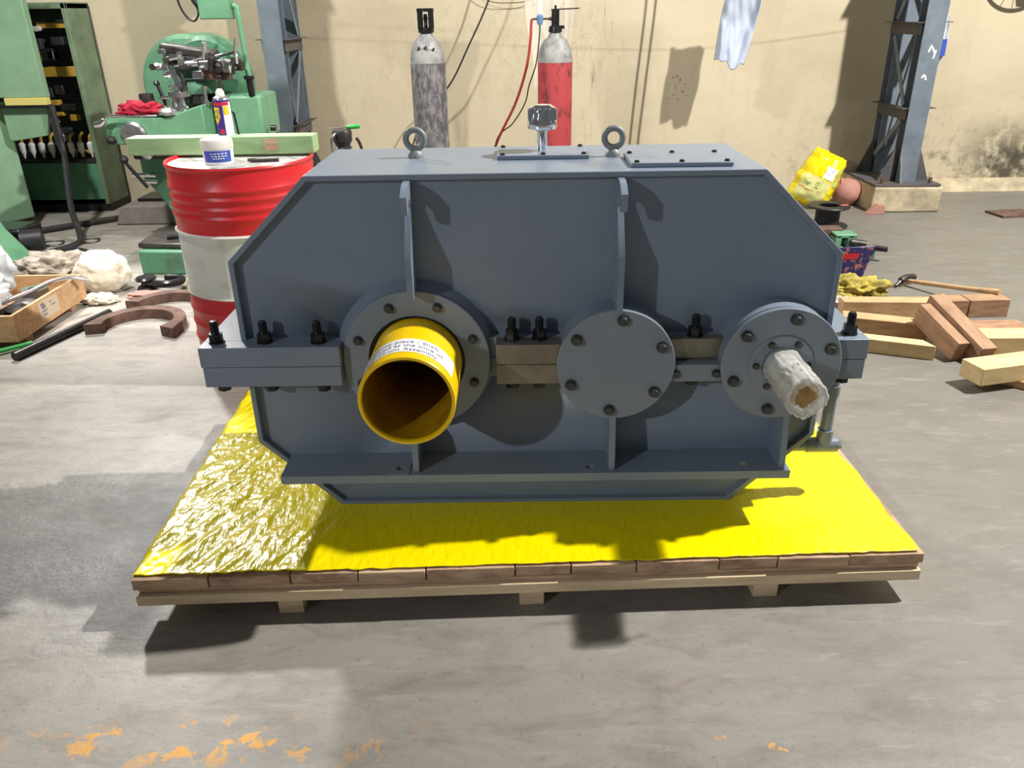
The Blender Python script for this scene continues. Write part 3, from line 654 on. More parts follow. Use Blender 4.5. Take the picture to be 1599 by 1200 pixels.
# pale shirt hanging from a line
def shirtfun(u, v):
    w = .112+.012*sin(v*3)+.015*v; xm = 1.65+.075*v
    bot = 1.095-.06/(1+math.exp(-(u-.45)*40))+.035/(1+math.exp(-(u-.82)*40))+.01*sin(u*17)
    return (xm+(u-.5)*2*w, bot+(1.60-bot)*v, 0, 0)
tag(cloth_sheet('work_shirt', SHIRT, 1.5, 1.8, 6.55, shirtfun, .034, .4, thick=.004, folds=4), 'pale blue shirt hanging in front of the cream wall', 'shirt')
tag(M().tube(smooth_path([(-1.76, 6.55, 1.75), (0, 6.55, 1.66), (1.7, 6.55, 1.595), (3.04, 6.55, 1.72)], 12), .0015, 6).build('clothes_line', BLACK, loc=(1.0, 6.42, 1.8)), 'thin line the pale shirt hangs from', 'line')
# cables on the wall
for k, (xa, xb, lab) in enumerate(((1.06, .98, 'left one of two thin black cables down the wall'), (1.135, 1.05, 'right one of two thin black cables down the wall'))):
    tag(M().tube(smooth_path([(xa+.03, 6.988, 2.4), (xa, 6.988, 1.53), (xa-.045, 6.988, .95), (xb, 6.988, .43), (xb-.015, 6.988, .0)], 8), .0035, 6).build('wall_cable', BLACK, loc=(xa, 6.985, 0)), lab, 'cable', 'pair of cables on the wall')
tag(M().tube(smooth_path([(-.05, 6.8, 1.95), (-.19, 6.8, 1.55), (-.36, 6.8, 1.22), (-.52, 6.8, .94), (-.75, 6.8, .70), (-.9, 6.7, .3), (-.95, 6.6, .01)], 8), .007, 8).build('slack_cable', RUBBER, loc=(-.5, 6.8, 0)), 'dark cable slanting down behind the black gas cylinder', 'cable')
tag(M().tube(smooth_path([(-.55, 6.97, 1.80), (-.24, 6.95, 1.56), (0, 6.95, 1.525), (.16, 6.95, 1.56), (.3, 6.97, 1.7)], 8), .003, 6).build('looped_wire', BLACK, loc=(0, 6.95, 1.5)), 'thin wire looping along the top of the wall', 'wire')
# round wall fan, only its lower rim reaches the picture
fan = thing('wall_fan', (3.99, 6.98, 1.80), 'dark round fan guard on the wall at the top right corner', 'fan')
M().tube([(3.99+.26*cos(t), 6.85, 1.80+.26*sin(t)) for t in [2*pi*k/48 for k in range(48)]], .012, 8, True).build('guard_ring', BLACK_STEEL, fan)
M().cyl((3.99, 6.98, 1.80), (3.99, 6.83, 1.80), .07, n=20).build('motor', BLACK_STEEL, fan)
for k in range(4):
    a = k*pi/2+.3; M().obox((3.99+.14*cos(a), 6.85, 1.80+.14*sin(a)), (.2, .01, .09), (.35, -a, 0)).build('blade', STEEL, fan)
m = M()
for k in range(16):
    a = 2*pi*k/16; m.cyl((3.99+.06*cos(a), 6.835, 1.80+.06*sin(a)), (3.99+.26*cos(a), 6.845, 1.80+.26*sin(a)), .003, n=6)
m.build('guard_wires', STEEL, fan)
# bag hung on the right column
def bagfun(u, v): return (3.245+(u-.5)*.14*(.35+.65*sin(v*pi*.75+.2)), .99+.40*v, 0, 0)
hb = cloth_sheet('hanging_bag', BAG, 3.2, 3.33, 6.6, bagfun, .02, 1.0, thick=.003); tag(hb, 'small blue and white plastic bag hanging behind the right column', 'bag')
M().box((3.22, 6.565, 1.10), (3.30, 6.568, 1.22)).build('blue_print', BLUE, hb)

# ------------------------------------------------------------------ drum with things on it
DX, DY, DR, DH = -1.155, 3.40, .295, .925
drum = thing('oil_drum', (DX, DY, 0), 'red and white steel oil drum behind the gearbox', 'drum')
def ribs(z0, z1, r, zs):
    pr = [(r, z0)]
    for z in sorted(zs):
        pr += [(r, z-.014), (r+.004, z-.006), (r+.0055, z), (r+.004, z+.006), (r, z+.014)]
    return pr+[(r, z1)]
M().lathe([(0, .01), (DR-.01, .01), (DR+.004, 0), (DR+.006, .012), (DR, .02)]+ribs(.02, .385, DR, [.18, .25, .32]), (DX, DY, 0), 'Z', 64).build('lower_band', RED, drum)
M().lathe([(DR, .385), (DR+.007, .39), (DR, .402), (DR, .645), (DR+.009, .652), (DR, .66)], (DX, DY, 0), 'Z', 64).build('middle_band', DRUMWHITE, drum)
M().lathe(ribs(.66, .905, DR, [.722, .758, .797, .833])+[(DR+.003, .908), (DR+.007, .917), (DR+.003, DH), (DR-.006, DH-.002), (DR-.009, DH-.012)], (DX, DY, 0), 'Z', 64).build('upper_band', RED, drum)
M().lathe([(0, DH-.012), (DR-.009, DH-.012), (DR-.004, DH-.004)], (DX, DY, 0), 'Z', 64).build('lid', LIDGREY, drum)
beam = thing('timber_beam', (-1.24, 3.50, DH), 'pale green painted timber beam lying across the drum', 'timber')
M().box((-1.645, 3.455, DH), (-.855, 3.555, DH+.072)).build('beam_body', GREEN_B, beam, bevel=.003)
M().box((-1.06, 3.453, DH+.014), (-1.005, 3.4555, DH+.062)).build('bare_patch', WOODCUT, beam)
jar = thing('grease_tub', (-1.21, 3.31, DH-.012), 'white plastic tub with blue label on the drum lid', 'tub')
jx, jy, jz = -1.21, 3.31, DH-.012
M().lathe([(0, 0), (.054, 0), (.058, .006), (.061, .07), (0, .07)], (jx, jy, jz), 'Z', 40).build('tub_body', PAPER, jar)
M().lathe([(0, .062), (.0635, .062), (.0635, .09), (.060, .097), (0, .099)], (jx, jy, jz), 'Z', 40).build('lid', DRUMWHITE, jar)
m = M()
for i in range(25):
    a = radians(-130+i*4.6); m.v += [Vector((jx+.0600*cos(a), jy+.0600*sin(a), jz+.012)), Vector((jx+.0622*cos(a), jy+.0622*sin(a), jz+.056))]
m.f += [(2*i, 2*i+2, 2*i+3, 2*i+1) for i in range(24)]
lb = m.build('label', BLUE, jar, ang=180)
for k, (t0, t1, z) in enumerate(((-100, -38, .044), (-96, -40, .034), (-92, -50, .025))):
    m = M(); nn = 14
    for i in range(nn+1):
        a = radians(t0+(t1-t0)*i/nn)
        for z_ in (z, z+.004): m.v.append(Vector((jx+.0628*cos(a), jy+.0628*sin(a), jz+z_)))
    m.f += [(2*i, 2*i+2, 2*i+3, 2*i+1) for i in range(nn) if i % 3 != 2]
    m.build('label_print', PAPER, lb, ang=180)
can = thing('spray_can', (-1.235, 3.515, DH+.072), 'blue and yellow spray can standing on the green beam', 'spray can')
ax, ay, az = -1.235, 3.515, DH+.072
M().lathe([(0, 0), (.033, 0), (.033, .145), (0, .145)], (ax, ay, az), 'Z', 36).build('can_body', PAPER, can)
M().lathe([(.033, .145), (.031, .152), (.020, .158), (0, .158)], (ax, ay, az), 'Z', 36).build('can_shoulder', STEEL, can)
M().lathe([(.019, .155), (.017, .175), (.010, .186), (0, .187)], (ax, ay, az), 'Z', 24).build('nozzle', DRUMWHITE, can)
def wrap(name, ma, a0, a1, z0, z1, r=.0334, par=can, shape=None):
    m = M(); nn = 16
    for i in range(nn+1):
        u = i/nn; a = radians(a0+(a1-a0)*u); lo = z0 if not shape else z0+shape(u)
        for z in (lo, z1): m.v.append(Vector((ax+r*cos(a), ay+r*sin(a), az+z)))
    m.f += [(2*i, 2*i+2, 2*i+3, 2*i+1) for i in range(nn)]
    return m.build(name, ma, par, ang=180)
wr = wrap('wrapper', VIOLET, -200, -70, .003, .143)
wrap('red_band', CANRED, -195, -20, .122, .135, .0337, wr); wrap('top_band', VIOLET, -200, 20, .136, .144, .0337, wr)
wrap('shield', CANYEL, -158, -95, .045, .115, .0338, wr, lambda u: .03*abs(u-.5)*2); wrap('side_print', CANYEL, -66, -25, .085, .118, .0337, wr)
wrap('dot', CANRED, -112, -80, .008, .028, .0338, wr)
for body, zc in (('WD', .096), ('40', .076)):
    v, f = text_mesh(body, .022); M().add([(ax+.0343*cos(radians(-126)+p.x/.034), ay+.0343*sin(radians(-126)+p.x/.034), az+zc+p.y) for p in v], f).build('shield_text', VIOLET, wr, smooth=False)
tag(M().tube([(-1.19, 3.535, DH+.072), (-1.197, 3.535, DH+.16)], .005, 8).tube([(-1.197, 3.535, DH+.158), (-1.207, 3.53, DH+.168)], .004, 6).build('marker_pen', BLACK, loc=(-1.19, 3.535, DH+.072)), 'thin black pen standing beside the spray can', 'pen')
tag(M().obox((-1.03, 3.33, DH-.006), (.11, .03, .012), (0, 0, .15)).obox((-1.08, 3.345, DH-.007), (.05, .02, .01), (0, 0, -.4)).build('steel_scrap', DARKSTEEL, loc=(-1.08, 3.31, DH-.012)), 'flat steel offcut lying on the drum lid', 'scrap')
# pump with rubber bellows behind the gearbox, screwdriver on it
pump = thing('bellows_pump', (-.88, 4.2, 0), 'black rubber bellows pump standing behind the drum', 'pump')
pr = [(.0, .62), (.05, .62), (.05, .76)]
for k in range(5): pr += [(.046, .765+k*.018), (.036, .774+k*.018)]
pr += [(.04, .86), (.048, .87), (.05, .915), (.044, .925), (0, .925)]
M().lathe(pr, (-.885, 4.2, 0), 'Z', 28).build('bellows', RUBBER, pump)
M().box((-1.05, 4.1, .0), (-.75, 4.35, .62)).build('pump_body', DARKSTEEL, pump, bevel=.01)
M().cyl((-.985, 4.12, .72), (-.985, 4.28, .72), .055, n=24).cyl((-.985, 4.2, .60), (-.985, 4.2, .76), .05, n=20).build('pump_motor', RUBBER, pump)
M().tube(smooth_path([(-.795, 4.2, .62), (-.79, 4.2, .8), (-.80, 4.2, .86), (-.815, 4.2, .885)]), .008, 8).build('hose', RUBBER, pump)
M().tube(smooth_path([(-.905, 4.15, .915), (-.93, 4.14, .88), (-.925, 4.14, .80)]), .006, 8).build('breather_hose', STEEL, pump)
sd = thing('screwdriver', (-.88, 4.2, .925), 'green handled screwdriver lying on the black bellows', 'screwdriver')
M().tube([(-.86, 4.2, .937), (-.85, 4.2, .938), (-.80, 4.2, .941), (-.79, 4.2, .941)], [.007, .0115, .0115, .008], 12).build('handle', GREEN_X, sd)
M().cyl((-.975, 4.2, .931), (-.86, 4.2, .937), .0035, n=8).build('blade', STEEL, sd)

# ------------------------------------------------------------------ green shaping machine
mc = thing('shaping_machine', (-2.2, 5.8, 0), 'green machine tool with crank handle and control box behind the drum', 'machine')
MG = lambda nm, ma=GREEN, **k: (lambda m: m.build(nm, ma, mc, **k))
M().prism([(-2.60, .74), (-2.10, .74), (-2.10, 0), (-2.42, 0), (-2.45, .22), (-2.52, .34), (-2.60, .45)], 5.6, 6.15).build('pedestal', GREEN_D, mc, bevel=.01)
tb = M().prism([(-2.70, .715), (-2.685, .875), (-2.29, .868), (-2.03, .945), (-2.03, .74), (-2.60, .70)], 5.40, 5.78).build('table', GREEN, mc, bevel=.008)
M().box((-2.68, 5.40, .873), (-2.33, 5.78, .885)).build('table_top', STEEL, mc, bevel=.002)
arc = [(-2.60, .72)]+[(-2.27-.33*cos(t), 1.03+.33*sin(t)) for t in [pi*k/24 for k in range(25)]]+[(-1.94, .72)]
M().prism(arc, 5.88, 6.35).build('column_casting', GREEN, mc, bevel=.03)
M().lathe([(0, 5.74), (.22, 5.76), (.25, 5.80), (.25, 5.89)], (-2.10, 0, 1.10), 'Y', 40).build('swivel_head', GREEN_D, mc)
M().box((-1.98, 5.55, .70), (-1.69, 5.95, .985)).build('gear_housing', GREEN, mc, bevel=.02)
M().prism([(-2.2, 1.0), (-1.96, 1.0), (-1.93, .98), (-2.02, .76), (-2.17, .76)], 5.66, 5.9).build('tool_slide', DARKSTEEL, mc, bevel=.006)
M().lathe([(0, .78), (.06, .78), (.06, .82), (.035, .86), (.035, .93), (.06, .94), (.06, 1.0), (0, 1.0)], (-2.11, 5.58, 0), 'Z', 24).build('spindle', DARKSTEEL, mc)
M().lathe([(0, 1.0), (.15, 1.0), (.155, 1.03), (.14, 1.07), (.10, 1.085), (0, 1.085)], (-2.12, 5.66, 0), 'Z', 32).build('spindle_collar', GREEN_D, mc)
rm = M().obox((-2.03, 5.60, 1.19), (.50, .10, .06), (0, .10, 0)).build('ram', DARKSTEEL, mc, bevel=.006)
M().obox((-2.13, 5.62, 1.255), (.36, .12, .07), (0, .14, 0)).build('ram_cap', DARKSTEEL, mc, bevel=.02)
M().obox((-1.96, 5.55, 1.115), (.20, .08, .055), (0, .04, 0)).build('clamp_block', RUST, mc, bevel=.006)
M().obox((-2.06, 5.53, 1.12), (.07, .06, .05), (0, 0, 0)).build('clamp_jaw', STEEL, mc, bevel=.004)
M().cyl((-2.36, 5.52, 1.175), (-1.78, 5.52, 1.20), .013, n=12).cyl((-2.15, 5.5, 1.182), (-2.04, 5.5, 1.187), .02, n=14).build('feed_screw', STEEL, mc)
for k, (x, z, r) in enumerate([(-2.22, 1.215, .035), (-2.0, 1.17, .026), (-1.93, 1.18, .03), (-1.87, 1.155, .024), (-1.8, 1.19, .03), (-2.27, 1.17, .024), (-2.34, 1.172, .02)]):
    M().cyl((x, 5.49, z), (x, 5.56, z), r, r*.9, n=16).build('knob', STEEL if k % 2 else DARKSTEEL, mc)
M().cyl((-2.26, 5.5, 1.26), (-2.19, 5.5, 1.0), .014, n=10).cyl((-2.235, 5.5, 1.24), (-2.165, 5.5, 1.02), .010, n=10).lathe([(0, 1.245), (.028, 1.25), (.028, 1.275), (0, 1.28)], (-2.26, 5.5, 0), 'Z', 14).build('lever_pair', CHROME, mc)
M().lathe([(0, .885), (.03, .885), (.03, .985), (.05, .985), (.05, 1.02), (.075, 1.02), (.075, .99), (.0, .99)], (-2.20, 5.52, 0), 'Z', 20).build('tool_post', STEEL, mc)
M().cyl((-2.33, 5.5, 1.06), (-2.29, 5.5, .90), .012, n=10).lathe([(0, 1.055), (.017, 1.06), (.02, 1.073), (.012, 1.088), (0, 1.09)], (-2.335, 5.5, 0), 'Z', 12).build('clamp_lever', BLACK_STEEL, mc)
M().lathe([(0, .885), (.08, .885), (.085, .905), (.06, .925), (.03, .93), (0, .93)], (-2.26, 5.46, 0), 'Z', 24).build('turntable', STEEL, mc)
M().tube(smooth_path([(-2.28, 5.42, .93), (-2.24, 5.42, .90), (-2.19, 5.42, .91), (-2.15, 5.42, .935), (-2.13, 5.42, .92)]), .014, 10).build('casting_arm', STEEL, mc)
M().cyl((-2.31, 5.44, .985), (-2.24, 5.44, .992), .009, n=10).cyl((-2.26, 5.44, .90), (-2.26, 5.44, .99), .008, n=10).build('small_clamp', CHROME, mc)
M().tube(smooth_path([(-2.52, 5.36, .885), (-2.60, 5.36, .888), (-2.64, 5.36, .88), (-2.68, 5.36, .845), (-2.73, 5.36, .835)]), [.009]*16+[.012]*4+[.02]*13, 12).build('crank_handle', CHROME, mc)
M().lathe([(0, 5.40), (.085, 5.40), (.085, 5.372), (.07, 5.36), (0, 5.36)], (-2.50, 0, .765), 'Y', 36).build('dial_wheel', STEEL, mc)
M().cyl((-2.60, 5.38, .60), (-2.47, 5.36, .43), .012, n=10).build('gear_lever', BLACK_STEEL, mc)
M().lathe([(0, -.03), (.02, -.022), (.03, 0), (.02, .022), (0, .03)], (-2.60, 5.38, .61), 'Z', 16).build('lever_knob', BLACK, mc)
M().lathe([(0, -.03), (.022, -.022), (.032, 0), (.022, .022), (0, .03)], (-2.655, 5.38, .735), 'Z', 16).build('lever_knob', BLACK, mc)
M().cyl((-2.62, 5.5, .49), (-2.46, 5.5, .485), .016, n=14).cyl((-2.56, 5.5, .445), (-2.46, 5.5, .44), .014, n=14).build('locking_rod', CHROME, mc)
M().box((-2.56, 5.42, .60), (-2.2, 5.62, .70)).build('knee_recess_shade', BLACK, mc, bevel=.02)  # solid black box standing in for the shaded hollow below the table
M().lathe([(0, 5.41), (.035, 5.41), (.045, 5.40), (.02, 5.385), (0, 5.385)], (-2.45, 0, .65), 'Y', 20).build('knee_dial', STEEL, mc)
M().lathe([(0, .885), (.05, .885), (.045, 1.01), (.038, 1.01), (.035, .95), (0, .95)], (-2.42, 5.5, 0), 'Z', 20).build('tool_cup', DARKSTEEL, mc)
rr = random.Random(5)
for k in range(22):
    x = -2.34+.56*rr.random(); z = 1.12+.13*rr.random(); r0 = .008+.012*rr.random(); l = .03+.07*rr.random(); ax_ = rr.random()
    d = Vector((l, 0, .2*l)) if ax_ < .5 else Vector((.25*l, -.03, l))
    M().cyl((x, 5.49, z), Vector((x, 5.49, z))+d, r0, n=10).build('fitting', (STEEL, DARKSTEEL, CHROME)[k % 3], mc)
for k, (x, z0, z1) in enumerate(((-2.03, .93, 1.05), (-1.92, .99, 1.12), (-2.24, .93, 1.06), (-2.16, 1.02, 1.17))):
    M().lathe([(0, z0), (.018, z0), (.018, z0+.03), (.011, z0+.035), (.011, z1-.02), (.02, z1-.015), (.02, z1), (0, z1)], (x, 5.50, 0), 'Z', 14).build('guide_post', (STEEL, DARKSTEEL)[k % 2], mc)
M().box((-1.985, 5.50, 1.445), (-1.79, 5.62, 1.70)).build('control_box', GREEN, mc, bevel=.008)
M().tube(smooth_path([(-1.79, 5.56, 1.52), (-1.765, 5.56, 1.515), (-1.755, 5.56, 1.46), (-1.745, 5.56, 1.1)]), .018, 12).build('control_post', GREEN, mc)
M().cyl((-1.745, 5.56, 1.1), (-1.742, 5.56, .985), .022, n=12).lathe([(0, 1.08), (.034, 1.085), (.034, 1.105), (0, 1.11)], (-1.745, 5.56, 0), 'Z', 14).build('post_socket', BLACK_STEEL, mc)
M().tube(smooth_path([(-2.12, 5.6, 1.72), (-2.14, 5.6, 1.56), (-2.10, 5.6, 1.46), (-2.05, 5.6, 1.44), (-2.02, 5.6, 1.50), (-2.06, 5.6, 1.58), (-2.09, 5.6, 1.72)]), .007, 8).build('control_cable', RUBBER, mc)
M().tube(smooth_path([(-2.07, 5.58, 1.72), (-2.04, 5.57, 1.58), (-1.99, 5.57, 1.52)]), .013, 8).build('control_conduit', RUBBER, mc)
for z in (.93, .80, .76): M().cyl((-1.66, 5.6, z-.16), (-1.625, 5.6, z-.16), .02, n=12).build('side_knob', BLACK_STEEL, mc)
tag(M().prism([(-3.12, 0), (-2.62, 0), (-2.62, .15), (-3.04, .15), (-3.07, .12)], 6.1, 6.75).build('machine_footing', CONC_D, loc=(-2.85, 6.4, 0), bevel=.015), 'dark concrete footing block on the floor by the green panel', 'footing')
tag(M().box((-2.98, 6.25, .15), (-2.68, 6.5, .175)).build('steel_plate', BLACK_STEEL, loc=(-2.8, 6.3, .15)), 'black steel plate lying on the concrete footing', 'plate')
tag(blob((-2.46, 5.46, .915), (.14, .06, .055), .5, 3, 3, 4, False, ridge=.5).build('red_rag', REDRAG, loc=(-2.46, 5.46, .886), ang=180), 'crumpled crimson rag on the green machine table', 'rag')

# ------------------------------------------------------------------ electrical panel and cabinet at far left
pn = thing('electrical_panel', (-3.9, 6.8, 0), 'open green electrical panel with dark wiring inside by the wall', 'panel')
X0, X1, Y0, Y1 = -4.50, -3.385, 6.60, 6.97
M().box((X0, Y1-.02, .06), (X1, Y1, 1.575)).build('back_sheet', NAVY, pn)
M().box((X1-.035, Y0, .06), (X1, Y0+.03, 1.575)).box((X1-.02, Y0+.03, .06), (X1, Y1-.02, 1.575)).build('right_stile', GREEN_P, pn, bevel=.004)
M().box((X0, Y0, .06), (X0+.06, Y1-.02, 1.575)).build('left_stile', GREEN_P, pn, bevel=.004)
M().box((X0, Y0, 1.535), (X1, Y1, 1.58)).build('top_sheet', GREEN_P, pn, bevel=.003)
M().box((X0+.06, Y0+.01, .10), (X1-.035, Y0+.03, .415)).build('kick_panel', GREEN_D, pn, bevel=.003)
M().box((X0+.06, Y0, .40), (X1-.035, Y1-.02, .425)).build('shelf', DARKSTEEL, pn)
M().box((X0, Y0+.02, 0), (X1, Y1-.02, .06)).build('plinth_frame', BLACK, pn)
M().box((X0+.06, Y0+.09, 1.44), (X1-.04, Y0+.12, 1.535)).build('blank_panel', BLACK, pn)
for (xa, xb, z, h) in ((-3.70, -3.46, 1.17, .075), (-3.70, -3.30, 1.05, .075), (-3.50, -3.30, 1.40, .06)):
    M().box((xa-.19, Y0+.10, z), (xb-.14, Y0+.14, z+h)).build('wiring_duct', OCHRE, pn, bevel=.004)
for k in range(3): M().cyl((-3.78+k*.055, Y0+.10, 1.40), (-3.78+k*.055, Y0+.05, 1.40), .02, n=16).build('meter', CERAMIC, pn)
comp = [(-3.60, 1.27, .06, .07, CERAMIC), (-3.52, 1.25, .10, .08, NAVY), (-3.44, 1.17, .09, .09, BLACK), (-3.42, 1.18, .05, .06, CERAMIC), (-3.34, 1.28, .10, .06, NAVY),
        (-3.52, .90, .09, .07, NAVY), (-3.42, .92, .07, .07, DARKSTEEL), (-3.50, .84, .10, .04, OCHRE), (-3.38, .80, .12, .05, DARKSTEEL), (-3.46, .76, .06, .03, OCHRE), (-3.36, .72, .05, .05, OCHRE),
        (-3.56, .70, .10, .05, OCHRE), (-3.44, .62, .08, .05, NAVY), (-3.50, .56, .06, .09, CERAMIC)]
for x, z, w_, h_, ma in comp: M().box((x-.19-w_/2, Y0+.05, z), (x-.19+w_/2, Y0+.13, z+h_)).build('contactor', ma, pn, bevel=.006)
for k in range(8):
    x = -4.02+k*.08; M().lathe([(0, 0), (.008, 0), (.012, .03), (.024, .05), (.026, .11), (.014, .125), (0, .125)], (x, Y0+.05, .435), 'Z', 14).build('fuse', CERAMIC, pn)
    M().tube(smooth_path([(x, Y0+.06, .56), (x+.01, Y0+.05, .60), (x+.03, Y0+.07, .63)]), .012, 8).build('fuse_wire', OCHRE, pn)
for k in range(3): M().tube(smooth_path([(-3.62+k*.07, Y0+.1, .44), (-3.60+k*.06, Y0+.08, .49), (-3.56+k*.07, Y0+.09, .46), (-3.54+k*.07, Y0+.1, .44)]), .010, 8).build('loose_wire', OCHRE, pn)
cc = thing('control_cabinet', (-4.0, 5.6, 0), 'tall pale green machine control cabinet at the left edge', 'cabinet')
a_, b_ = Vector((-3.745, 6.13)), Vector((-4.35, 4.88)); nrm = Vector((-.9, .44))*.6
M().prism([tuple(a_), tuple(b_), tuple(b_+nrm), tuple(a_+nrm)], .07, .92, 'Z').build('lower_body', GREEN_C, cc, bevel=.012)
M().prism([tuple(a_+Vector((-.04, .0))), tuple(b_+Vector((-.04, 0))), tuple(b_+nrm), tuple(a_+nrm)], 0, .07, 'Z').build('base_frame', BLACK, cc)
M().box((-4.5, 6.0, .955), (-3.365, 6.07, 2.0)).build('upper_box', GREEN_C, cc, bevel=.006)
M().box((-3.66, 5.985, .905), (-3.36, 6.05, .955)).build('yellow_strip', mat('faded_yellow_strip', srgb(204, 190, 110), .6), cc, bevel=.003)
M().box((-4.5, 5.99, .885), (-3.36, 6.06, .905)).build('ledge', BLACK_STEEL, cc)
M().prism([(-3.72, .885), (-3.385, .885), (-3.43, .69), (-3.68, .655), (-3.72, .66)], 6.03, 6.06).build('flap_door', GREEN_C, cc, bevel=.003)
M().box((-3.375, 6.0, .62), (-3.345, 6.06, .90)).build('hinge_post', DARKSTEEL, cc)
M().obox((-3.985, 5.52, .76), (.10, .012, .16), (0, 0, 1.12)).build('switch_plate', STEEL, cc, bevel=.004)
M().obox((-3.975, 5.515, .75), (.05, .02, .04), (0, 0, 1.12)).build('rocker_switch', PAPER, cc, bevel=.004)
ft = thing('cast_machine_stand', (-3.5, 5.0, 0), 'bright green cast machine leg at the left edge', 'machine')
M().prism([(-4.0, 0), (-3.22, 0), (-3.24, .06), (-3.36, .22), (-3.50, .55), (-3.55, .62), (-4.0, .62)], 4.92, 5.15).build('leg_casting', GREEN, ft, bevel=.02)
M().cyl((-3.42, 4.91, .18), (-3.42, 4.95, .18), .045, n=20).cyl((-3.55, 4.90, .40), (-3.55, 4.95, .40), .03, n=16).build('pivot_boss', GREEN_D, ft)
M().box((-3.62, 5.18, .0), (-3.30, 5.45, .20)).build('gear_case', BLACK_STEEL, ft, bevel=.02)
M().cyl((-3.32, 5.2, .12), (-3.2, 5.25, .12), .07, n=18).build('drive_pulley', RUBBER, ft)
tag(M().tube(smooth_path([(-3.35, 6.02, .89), (-3.33, 6.0, .60), (-3.30, 5.9, .40), (-3.24, 5.75, .2), (-3.14, 5.6, .06), (-3.12, 5.5, .015), (-3.2, 5.3, .013)], 8), .022, 10).build('power_conduit', RUBBER, loc=(-3.2, 5.7, 0)), 'thick black conduit running down from the cabinet to the floor', 'cable')
tag(M().cyl((-3.75, 5.72, .025), (-3.05, 6.35, .025), .022, n=12).build('steel_bar', DARKSTEEL, loc=(-3.4, 6.0, 0)), 'dark steel bar on the floor below the electrical panel', 'bar')
for k, (x, y, r, lab) in enumerate(((-3.33, 5.56, .075, 'larger wire ring on the floor left of the conduit'), (-3.09, 5.62, .065, 'smaller wire ring on the floor right of the conduit'))):
    tag(M().tube([(x+r*cos(t), y+r*sin(t), .006+.003*sin(3*t)) for t in [2*pi*i/32 for i in range(32)]], .006, 6, True).build('wire_ring', DARKSTEEL, loc=(x, y, 0)), lab, 'ring')
tag(M().tube(smooth_path([(-3.1, 5.25, .03), (-2.95, 5.2, .05), (-2.8, 5.1, .04), (-2.68, 4.95, .02), (-2.62, 4.88, .02)]), .02, 8).build('rubber_hose', RUBBER, loc=(-2.9, 5, 0)), 'dark rubber hose on the floor behind the dirty cloth', 'hose')

# ------------------------------------------------------------------ left floor clutter
cr_ = thing('wooden_crate', (-2.75, 3.9, 0), 'open wooden crate with paper sticker at the left edge', 'crate')
cx0, cx1, cy0, cy1, cz0, cz1 = -3.15, -2.43, 3.57, 4.25, .035, .17
for nm, lo, hi in (('side_board', (cx1-.018, cy0, cz0), (cx1, cy1, cz1)), ('side_board', (cx0, cy0, cz0), (cx0+.018, cy1, cz1)), ('end_board', (cx0+.018, cy0, cz0), (cx1-.018, cy0+.018, cz1)), ('end_board', (cx0+.018, cy1-.018, cz0), (cx1-.018, cy1, cz1)), ('bottom_board', (cx0+.018, cy0+.018, cz0), (cx1-.018, cy1-.018, cz0+.015))):
    M().box(lo, hi).build(nm, WOODTAN, cr_, bevel=.002)
for y in (3.66, 4.1): M().box((cx0, y, 0), (cx1-.02, y+.06, cz0)).build('skid', WOODBROWN, cr_)
st = M().box((cx1, 3.79, .062), (cx1+.001, 3.97, .155)).build('sticker', mat('beige_sticker', srgb(206, 190, 164), .6), cr_)
for k, (y, z, w_, h_) in enumerate(((3.81, .135, .03, .012), (3.815, .115, .035, .02), (3.81, .10, .05, .008), (3.82, .08, .03, .01), (3.89, .13, .02, .006), (3.90, .11, .04, .006))):
    M().box((cx1+.001, y, z), (cx1+.0016, y+w_, z+h_)).build('sticker_print', INK, st)
tag(blob((-2.80, 3.78, .21), (.22, .17, .10), .35, 2.6, 11, 4, False, ridge=.4).build('plastic_bag', BAG, loc=(-2.8, 3.78, .05), ang=180), 'shiny clear plastic bag lying in the wooden crate', 'bag')
tag(blob((-2.88, 4.10, .26), (.18, .08, .16), .3, 2.4, 19, 4, False, ridge=.4).build('plastic_bag', BAG, loc=(-2.86, 4.05, .05), ang=180), 'milky plastic bag standing up at the back of the crate', 'bag')
tag(M().lathe([(.03, .13), (.065, .13), (.065, .165), (.03, .165)], (-2.57, 4.02, 0), 'Z', 24, closed=True).build('steel_ring', STEEL, loc=(-2.57, 4.02, .05)), 'grey steel ring lying inside the wooden crate', 'ring')
tag(blob((-2.57, 3.95, .09), (.10, .2, .05), .3, 4, 31, 3, False).build('steel_scrap', DARKSTEEL, loc=(-2.57, 3.95, .05)), 'grey steel scrap under the ring in the crate', 'scrap')
tag(M().tube(smooth_path([(-2.62, 3.78, .16), (-2.52, 3.9, .185), (-2.47, 4.02, .20), (-2.42, 4.12, .19), (-2.36, 4.17, .16)]), .012, 8).build('curved_rod', STEEL, loc=(-2.5, 4.0, .16)), 'bent grey metal rod resting over the crate edge', 'rod')
tag(M().cyl((-2.37, 3.42, .022), (-2.20, 4.02, .022), .022, n=18).build('steel_pipe', BLACK_STEEL, loc=(-2.3, 3.7, 0)), 'dark steel pipe on the floor along the wooden crate', 'pipe')
tag(M().cyl((-2.62, 3.36, .02), (-2.385, 3.60, .02), .011, n=10).build('green_rod', GREEN_X, loc=(-2.5, 3.5, 0)), 'thin bright green rod in front of the wooden crate', 'rod')
tag(blob((-2.45, 4.50, .10), (.155, .13, .135), .14, 1.6, 5, 5, True, ridge=.25).build('white_sack', WHITECLOTH, loc=(-2.45, 4.5, 0), ang=180), 'bulging white cloth sack on the floor behind the crate', 'sack')
tag(blob((-2.36, 4.25, .02), (.10, .06, .035), .3, 2.6, 8, 4, True, ridge=.3).build('folded_cloth', WHITECLOTH, loc=(-2.36, 4.25, 0), ang=180), 'flat white cloth in front of the bulging sack', 'cloth')
